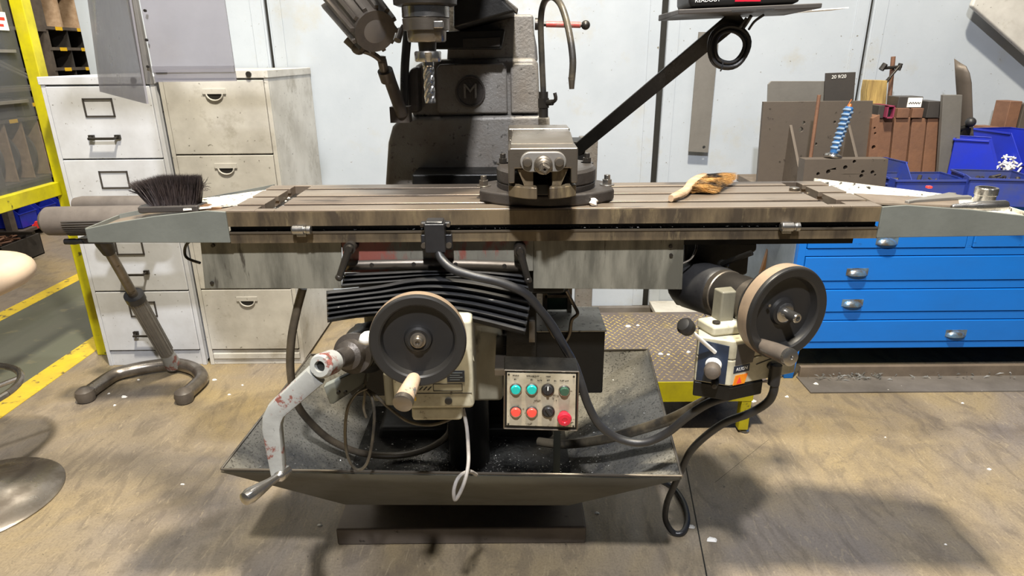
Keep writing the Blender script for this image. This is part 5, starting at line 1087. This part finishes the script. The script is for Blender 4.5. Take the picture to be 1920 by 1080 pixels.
mk('copper_tip', MB().cyl(a + d*.97, a + d*1.06, .011, .006).cyl(a + d*.95 + V(-.012, 0, 0), a + d*1.1 + V(.0, 0, .01), .002), M['copper'], t)
mk('copper_band', MB().cyl(a + d*.0, a + d*.07, .0155), M['copper'], t)
# rusty parallels and boxes
for i, (x0, x1, y0) in enumerate(((1648, 1675, 221), (1678, 1708, 220), (1711, 1738, 222), (1740, 1767, 221))):
    s_ = -3 + i*0; a = P(x0, y0, 2.95); b_ = P(x1, y0, 2.95)
    c0_, c1_ = P(x0 - 5, 310, 2.95), P(x1 - 6, 310, 2.95)
    q = MB(); q.hexa([(c0_.x, 2.95, BZ), (c1_.x, 2.95, BZ), (c1_.x, 3.05, BZ), (c0_.x, 3.05, BZ), (a.x, 2.95, a.z), (b_.x, 2.95, b_.z), (b_.x, 3.05, a.z), (a.x, 3.05, a.z)])
    solo('rusty_block', q, M['rust'], ['leftmost of the four tall rusty blocks standing in a row', 'second from left of the four tall rusty blocks standing in a row', 'third from left of the four tall rusty blocks standing in a row', 'rightmost of the four tall rusty blocks, beside the grey bar'][i], 'block', (c0_.x, 3.0, BZ), 'tall rusty blocks on the bench', bev=.003)
slabthing('slotted_bracket', [(1630, 310), (1636, 222), (1650, 215), (1650, 310)], 2.93, .06, M['rust'], 'narrow rusty slotted bracket between angle plate and tall blocks', 'bracket', hole=[(1641, 250, .005), (1640, 240, .005), (1638, 276, .009)])
zt = P(1700, 221, 2.95).z
def top_item(nm, x0, x1, y1, y0, m, label, cat, **k):
    a = P(x0, y0, 2.94); b_ = P(x1, y1, 2.94); return solo(nm, MB().bb(a.x, b_.x, 2.94, 3.06, zt, b_.z), m, label, cat, ((a.x+b_.x)/2, 3.0, zt), **k)
top_item('dark_block', 1645, 1660, 198, 221, M['platedark'], 'small dark block on top of the leftmost rusty block', 'block', bev=.002)
t = thing('square_tube', 'short square tube with magenta end lying on the rusty blocks', 'tube', (P(1670, 221, 2.94).x, 3.0, zt)); a = P(1661, 221, 2.92); b_ = P(1680, 198, 2.92); q = MB(); w_ = .006
x0_, x1_, z1_ = a.x, b_.x, b_.z
for (p0, p1, q0, q1) in ((x0_, x1_, z1_-w_, z1_), (x0_, x1_, zt, zt+w_), (x0_, x0_+w_, zt, z1_), (x1_-w_, x1_, zt, z1_)): q.bb(p0, p1, 2.92, 3.05, q0, q1)
mk('tube_wall', q, M['magenta'], t, bev=.001); mk('tube_core', MB().bb(x0_+w_, x1_-w_, 2.94, 3.05, zt+w_, z1_-w_), M['ink'], t)
top_item('brown_block', 1681, 1707, 203, 221, M['rust'], 'flat brown block lying on the rusty blocks beside the magenta tube', 'block', bev=.002)
top_item('brown_block', 1709, 1733, 203, 221, M['rust'], 'dark reddish block lying under the white labelled box', 'block', bev=.002)
top_item('grey_block', 1736, 1768, 190, 221, M['platedark'], 'dark steel block lying on the rightmost rusty blocks', 'block', bev=.002)
a = P(1682, 203, 2.96); b_ = P(1732, 181, 2.96); t = thing('label_box', 'small dark box with white handwritten label on the brown blocks', 'box', ((a.x+b_.x)/2, 3.0, a.z))
mk('box', MB().bb(a.x, b_.x, 2.96, 3.05, a.z, b_.z), M['platedark'], t, bev=.003)
l0 = P(1700, 201, 2.958); l1 = P(1730, 183, 2.958); lb = mk('paper_label', MB().bb(l0.x, l1.x, 2.957, 2.9595, l0.z, l1.z), M['paper'], t)
q = MB(); q.tube([P(1704 + k*1.6, 193 + 1.6*math.sin(k*2.2), 2.956) for k in range(15)], .0012, 5, 3); mk('handwriting', q, M['ink'], lb)
# wood chunk and marking stand
slabthing('wood_offcut', [(1622, 330), (1626, 172), (1630, 150), (1664, 151), (1661, 200), (1650, 215), (1645, 330)], 3.06, .06, M['wood'], 'split yellow wood offcut standing behind the rusty blocks', 'wood')
a = P(1655, 330, 3.16); b_ = P(1675, 106, 3.16); a.z = BZ; t = thing('marking_stand', 'rusty clamp stand with cross clamp rising above the rusty blocks', 'stand', (a.x, a.y, BZ))
mk('rod', MB().cyl(a, b_, .010, n=14), M['rust'], t)
q = MB(); q.cyl(P(1654, 128, 3.14), P(1690, 125, 3.14), .007); q.cyl(P(1652, 131, 3.14), P(1660, 120, 3.14), .013, n=8); q.cyl(P(1684, 132, 3.14), P(1689, 119, 3.14), .010, n=8); q.cyl(P(1688, 122, 3.14), P(1668, 146, 3.12), .007, .005); q.tube([P(1668, 146, 3.12), P(1660, 155, 3.11), P(1652, 160, 3.1), P(1650, 166, 3.1)], .008, 8, 3)
mk('cross_clamp', q, M['darksteel'], t)
mk('foot', MB().box((a.x, a.y, BZ + .02), (.1, .1, .04)), M['darksteel'], t, bev=.004)
slabthing('grey_bar', [(1760, 345), (1769, 178), (1805, 178), (1797, 345)], 2.9, .02, M['plategrey'], 'tall flat grey steel bar standing right of the rusty blocks', 'bar')
# curved plate leaning
q = MB(); rows = []
for j in range(13):
    s_ = j/12; y = 340 - s_*230; xa = 1796 - 5*s_ - 4*s_**6 ; xb = 1824 - 8*max(0, s_-.9)*10 + 0*s_; wv = .02*math.sin(s_*math.pi*.5)
    xa = 1803 - 14*s_**1.2; xb = 1828 - 8*s_ - (9 if j == 12 else 3 if j == 11 else 0)
    if j == 12: rows.append([P(xa, 110, 3.1), P(xa + 12, 118, 3.08), P(xb, 124, 3.05)])
    else: rows.append([P(xa, y + 2, 3.1 - wv), P((xa+xb)/2, y + 5*s_, 3.08 - wv), P(xb, y + 9*s_, 3.05 - wv)])
for v in rows[0]: v.z = BZ
q.grid(rows); solo('curved_plate', q, M['plate'], 'tall bowed brown plate leaning beside the tall grey bar', 'plate', (rows[0][0].x, 3.08, BZ), sol=.006)
# black gadget
c = P(1806, 262, 3.02); t = thing('black_clamp', 'small black knobbed clamp standing behind the blue bin', 'clamp', (c.x, c.y, BZ))
q = MB(); q.bb(c.x - .02, c.x + .02, 3.01, 3.05, BZ, P(1800, 240, 3.02).z); q.cyl(P(1797, 243, 3.02), P(1815, 238, 3.02), .012); mk('body', q, M['blackpaint'], t, bev=.003)
mk('knob', MB().sph(P(1820, 229, 3.0), .022).cyl(P(1812, 238, 3.02), P(1820, 230, 3.0), .008), M['black'], t)
# bins
a = P(1650, 345, 2.85); bin_('storage_bin', .15, .2, .15, M['bindusty'], 'blue open bin behind the perforated steel block', (P(1680, 320, 2.72).x, 2.7, BZ), R(6), low=.5)
bin_('storage_bin', .285, .19, .10, M['bindusty'], 'low dusty blue tray bin in front of the rusty blocks', (P(1748, 340, 2.62).x, 2.62, BZ), R(-2), low=1.0)
bin_('storage_bin', .23, .18, .12, M['bindusty'], 'low dusty blue bin of scrap nearest the right tray', (P(1862, 350, 2.6).x, 2.56, BZ), R(-12), low=.95)
bb_ = bin_('storage_bin', .15, .18, .235, M['binblue'], 'large bright blue bin with side slot behind low bins', (P(1878, 320, 2.8).x, 2.82, BZ), R(52), low=.45)
bin_('storage_bin', .2, .3, .25, M['binblue'], 'bright blue bin at right edge of the photo', (P(1955, 330, 2.8).x + .03, 2.86, BZ), R(8), low=.5)
q = MB()
for cx_, cy__, n_, zz_ in ((P(1748, 340, 2.62).x, 2.71, 50, BZ + .05), (P(1862, 350, 2.6).x + .02, 2.65, 50, BZ + .07)):
    for k in range(n_):
        c = V(cx_ + rnd.uniform(-.08, .08), cy__ + rnd.uniform(-.06, .06), zz_ + rnd.uniform(0, .03)); d = V(rnd.uniform(-1, 1), rnd.uniform(-1, 1), rnd.uniform(-.5, .5)).normalized()*rnd.uniform(.006, .02); q.cyl(c - d, c + d, rnd.uniform(.004, .009), n=8)
solo('loose_fittings', q, M['iron'], 'loose dirty nuts and bolts lying in the two low blue bins', 'fittings', (P(1800, 340, 2.62).x, 2.7, BZ + .005))['kind'] = 'stuff'
q = MB(); c0_ = P(1895, 308, 2.85)
for k in range(40):
    c = c0_ + V(rnd.gauss(0, .022), rnd.uniform(-.02, .06), rnd.uniform(-.03, .03)); d = V(rnd.uniform(-1, 1), rnd.uniform(-1, 1), rnd.uniform(-1, 1)).normalized()*.012; q.cyl(c - d, c + d, .004, n=6)
solo('white_clips', q, M['white'], 'pale plastic clips heaped in the bright blue bins', 'clips', (c0_.x, c0_.y, BZ + .01))['kind'] = 'stuff'
# crates along the back right
for i, (x0, x1, y0) in enumerate(((1832, 1850, 245), (1852, 1874, 238), (1876, 1892, 240), (1895, 1918, 190), (1921, 1960, 195))):
    a = P(x0, y0, 3.2); b_ = P(x1, y0, 3.2)
    solo('steel_offcut', MB().bb(a.x, b_.x, 3.2, 3.3, BZ, a.z), (M['plate'], M['rust'])[i % 2], ['low brown offcut just right of the black clamp', 'wide low brown offcut behind the bright bin', 'narrow low offcut at foot of the taller blocks', 'tall brown block at the back near right edge', 'tallest brown block cut by the right edge'][i], 'block', ((a.x+b_.x)/2, 3.25, BZ), 'brown offcuts along the back of the bench', bev=.003)
# stuff left of bench
a = P(1440, 500, 3.0); solo('leaning_sheet', MB().bb(P(1424, 480, 3.1).x, P(1490, 480, 3.1).x, 3.1, 3.12, 0, P(1460, 400, 3.1).z), M['bluegrey'], 'blue grey metal sheet standing between wall and blue bench', 'sheet', (a.x, 3.1, 0))
a = P(1430, 515, 2.9); b_ = P(1452, 445, 2.9); d = (b_-a)
a2 = a - d*((a.z)/d.z); b2_ = a + d*1.15
solo('wooden_stick', MB().hexa([a2 + V(-.012, 0, 0), a2 + V(.012, 0, 0), a2 + V(.012, .02, 0), a2 + V(-.012, .02, 0), b2_ + V(-.012, 0, 0), b2_ + V(.012, 0, 0), b2_ + V(.012, .02, 0), b2_ + V(-.012, .02, 0)]), M['brownwood'], 'brown wooden stick leaning beside the blue bench', 'stick', a2)
# white low ledge & lower wall boxes behind the machine
q = MB(); a = P(1283, 598, 3.25); b_ = P(1352, 572, 3.25); solo('cable_trunking', MB().bb(P(1225, 580, 3.28).x, P(1400, 580, 3.28).x, 3.22, 3.394, .05, P(1300, 585, 3.22).z), M['cab2'], 'low white box trunking along the foot of the wall', 'trunking', (P(1300, 580, 3.3).x, 3.3, .05), bev=.004)
q = MB(); q.bb(P(1080, 560, 3.3).x, P(1112, 560, 3.3).x, 3.34, 3.39, 0.02, 1.0); solo('wall_conduit', q, M['castgrey'], 'grey steel upright channel against the wall behind the oil box', 'channel', (P(1096, 590, 3.3).x, 3.36, .02), bev=.004)
q = MB(); q.bb(P(1218, 560, 3.3).x, P(1229, 560, 3.3).x, 3.37, 3.392, .05, .55); 
# grey strip hung on the wall, and angled bright hood at top right
s0_, s1_ = P(1291, 284, 3.36), P(1328, 286, 3.36); s2_, s3_ = P(1349, 60, 3.36), P(1310, 60, 3.36)
t = thing('steel_strip', 'flat grey steel strip hung on the wall behind the readout arm', 'strip', (s0_.x, 3.36, s0_.z))
mk('strip', MB().holed((0, 3.36, 0), (1, 0, 0), (0, 0, 1), [(v.x, v.z) for v in (s0_, s1_, s2_, s3_)], [(P(1320, 276, 3.36).x, P(1320, 276, 3.36).z, .008)], (0, .006, 0)), M['plategrey'], t)
mk('fixing', MB().cyl(P(1330, 70, 3.365), P(1330, 70, 3.365) + V(0, .04, 0), .01), M['darksteel'], t)
pts = [P(1822, 12, 3.3), P(1935, 112, 3.3), P(2010, 60, 3.3), P(1960, -60, 3.3), P(1850, -60, 3.3)]
solo('hanging_cover', MB().prism(pts, (0, .03, 0)), M['cab2'], 'pale grey angled metal cover hanging at the top right corner', 'cover', pts[0], bev=.01)

# ================================================================ STEP PLATFORM
px0, px1, py0, py1, pz = .26, P(1411, 742, 2.16).x, 2.16, 2.86, .225
t = thing('step_platform', 'low checker plate step platform with yellow front edge behind the machine', 'platform', ((px0+px1)/2, 2.5, 0))
q = MB().bb(px0, px1 + .05, py0, py1, pz - .008, pz)
top_ = mk('deck', q, M['checker'], t)
q = MB(); k = 0; yy = py0 + .02
while yy < py1 - .02:
    xx = px0 + .03 + (k % 2)*.014
    while xx < px1 + .04:
        s_ = 1 if (int(round((xx - px0)/.028)) + k) % 2 else -1; c = V(xx, yy, pz); u_ = V(.707*s_, .707, 0)*.009; w_ = V(-.707, .707*s_, 0)*.0028
        q.add([c - u_, c + w_, c + u_, c - w_, c + V(0, 0, .0016) - u_*.5, c + V(0, 0, .0016) + u_*.5], [(0, 1, 4), (1, 5, 4), (1, 2, 5), (2, 3, 5), (3, 4, 5), (3, 0, 4)])
        xx += .028
    yy += .02; k += 1
o = mk('checker_lug', q, M['yellowlug'] if 'yellowlug' in M else M['checker'], top_, kind='stuff')
zf0 = P(1300, 752, 2.16).z
mk('front_edge', MB().bb(px0, px1, py0 - .004, py0, zf0, pz), M['yellow'], t)
mk('side_edge', MB().bb(px1, px1 + .004, py0, py1, zf0, pz), M['yellow'], t)
for xx in (px0, px1 - .04):
    for yy in (py0 - .004, py1 - .04): mk('leg', MB().bb(xx + .001, xx + .039, yy + .001, yy + .039, .012, pz - .01), M['yellow'], t, bev=.002)
mk('levelling_foot', MB().lathe((px1 - .01, py0 + .01, 0), (0, 0, 1), [(0, .02), (.006, .018), (.008, .006), (.03, .006)], 16), M['bright'], t)
mk('levelling_foot', MB().lathe((px0 + .02, py0 + .01, 0), (0, 0, 1), [(0, .02), (.006, .018), (.008, .006), (.03, .006)], 16), M['bright'], t)
mk('cross_bar', MB().bb(px0 + .04, px1 - .04, py0 + .2, py0 + .23, .03, .06), M['darksteel'], t)
a = P(1330, 790, 2.35); solo('dark_drum', MB().lathe((a.x, 2.48, .0), (0, 0, 1), [(0, .08), (.15, .08), (.155, .07)], 28), M['blackpaint'], 'dark round tin standing under the step platform', 'tin', (a.x, 2.45, 0))

# ================================================================ SCRAPS ON THE FLOOR AND DECK
proto = None; spots = [(1385, 732, 0), (1476, 745, 0), (1395, 752, 0), (1452, 735, 0)]
spots = [(233, 744, 0, .018), (402, 712, 0, .014), (342, 908, 0, .009), (600, 985, 0, .012), (1335, 1012, 0, .022), (1296, 988, 0, .016), (1475, 744, 0, .014), (1412, 752, 0, .02), (1440, 756, 0, .012), (1660, 820, 0, .006), (1805, 756, 0, .009), (1855, 880, 0, .010), (1773, 1021, 0, .006), (1238, 664, pz, .016), (1254, 665, pz, .010), (1291, 660, pz, .014), (1178, 612, pz, .018), (1196, 610, pz, .009), (204, 738, 0, .008), (215, 760, 0, .010), (1120, 962, 0, .012), (1530, 720, .006, .014), (430, 740, 0, .010), (455, 722, 0, .009), (260, 712, 0, .009)]
names_ = ['between the two feet of the perching stool', 'just behind right foot of the perching stool', 'in the open floor left of the crank handle', 'in front of the left end of the base plate', 'large one by the slab joint near bottom of photo', 'touching the cable loop on the floor', 'in front of the blue bench leg', 'bright one by the leg of the step platform', 'smaller one right of the step platform leg', 'in the open floor before the blue bench', 'close to the kerb at the right', 'in the open floor near right edge', 'low in the right foreground', 'left one of the pair in the middle of the step deck', 'right one of the pair in the middle of the step deck', 'beside the feed lever knob on the step deck', 'larger one near back edge of the step deck', 'smaller one near back edge of the step deck', 'just in front of left foot of the perching stool', 'tiny one furthest forward by the perching stool', 'in the shadow under the drip pan', 'on the kerb strip beside the blue bench leg', 'right of the perching stool, the nearer one', 'right of the perching stool, the farther one', 'inside the curve of the perching stool base']
for i, (x, y, z, s_) in enumerate(spots):
    c = G(x, y, z + .001); q = MB(); n = 7
    ring = [c + V(math.cos(2*math.pi*k/n)*s_*rnd.uniform(.5, 1), math.sin(2*math.pi*k/n)*s_*rnd.uniform(.3, .8), 0) for k in range(n)]
    q.add(ring + [v.lerp(c, .5) + V(0, 0, s_*.35*rnd.random() + .001) for v in ring] , [(k, (k+1) % n, n + (k+1) % n, n+k) for k in range(n)] + [tuple(range(n, 2*n)), tuple(reversed(range(n)))])
    side = ''
    solo('paper_scrap', q, M['paper'], 'small white scrap ' + names_[i], 'scrap', c, group='white scraps on the step platform' if z == pz else 'white scraps on the floor')
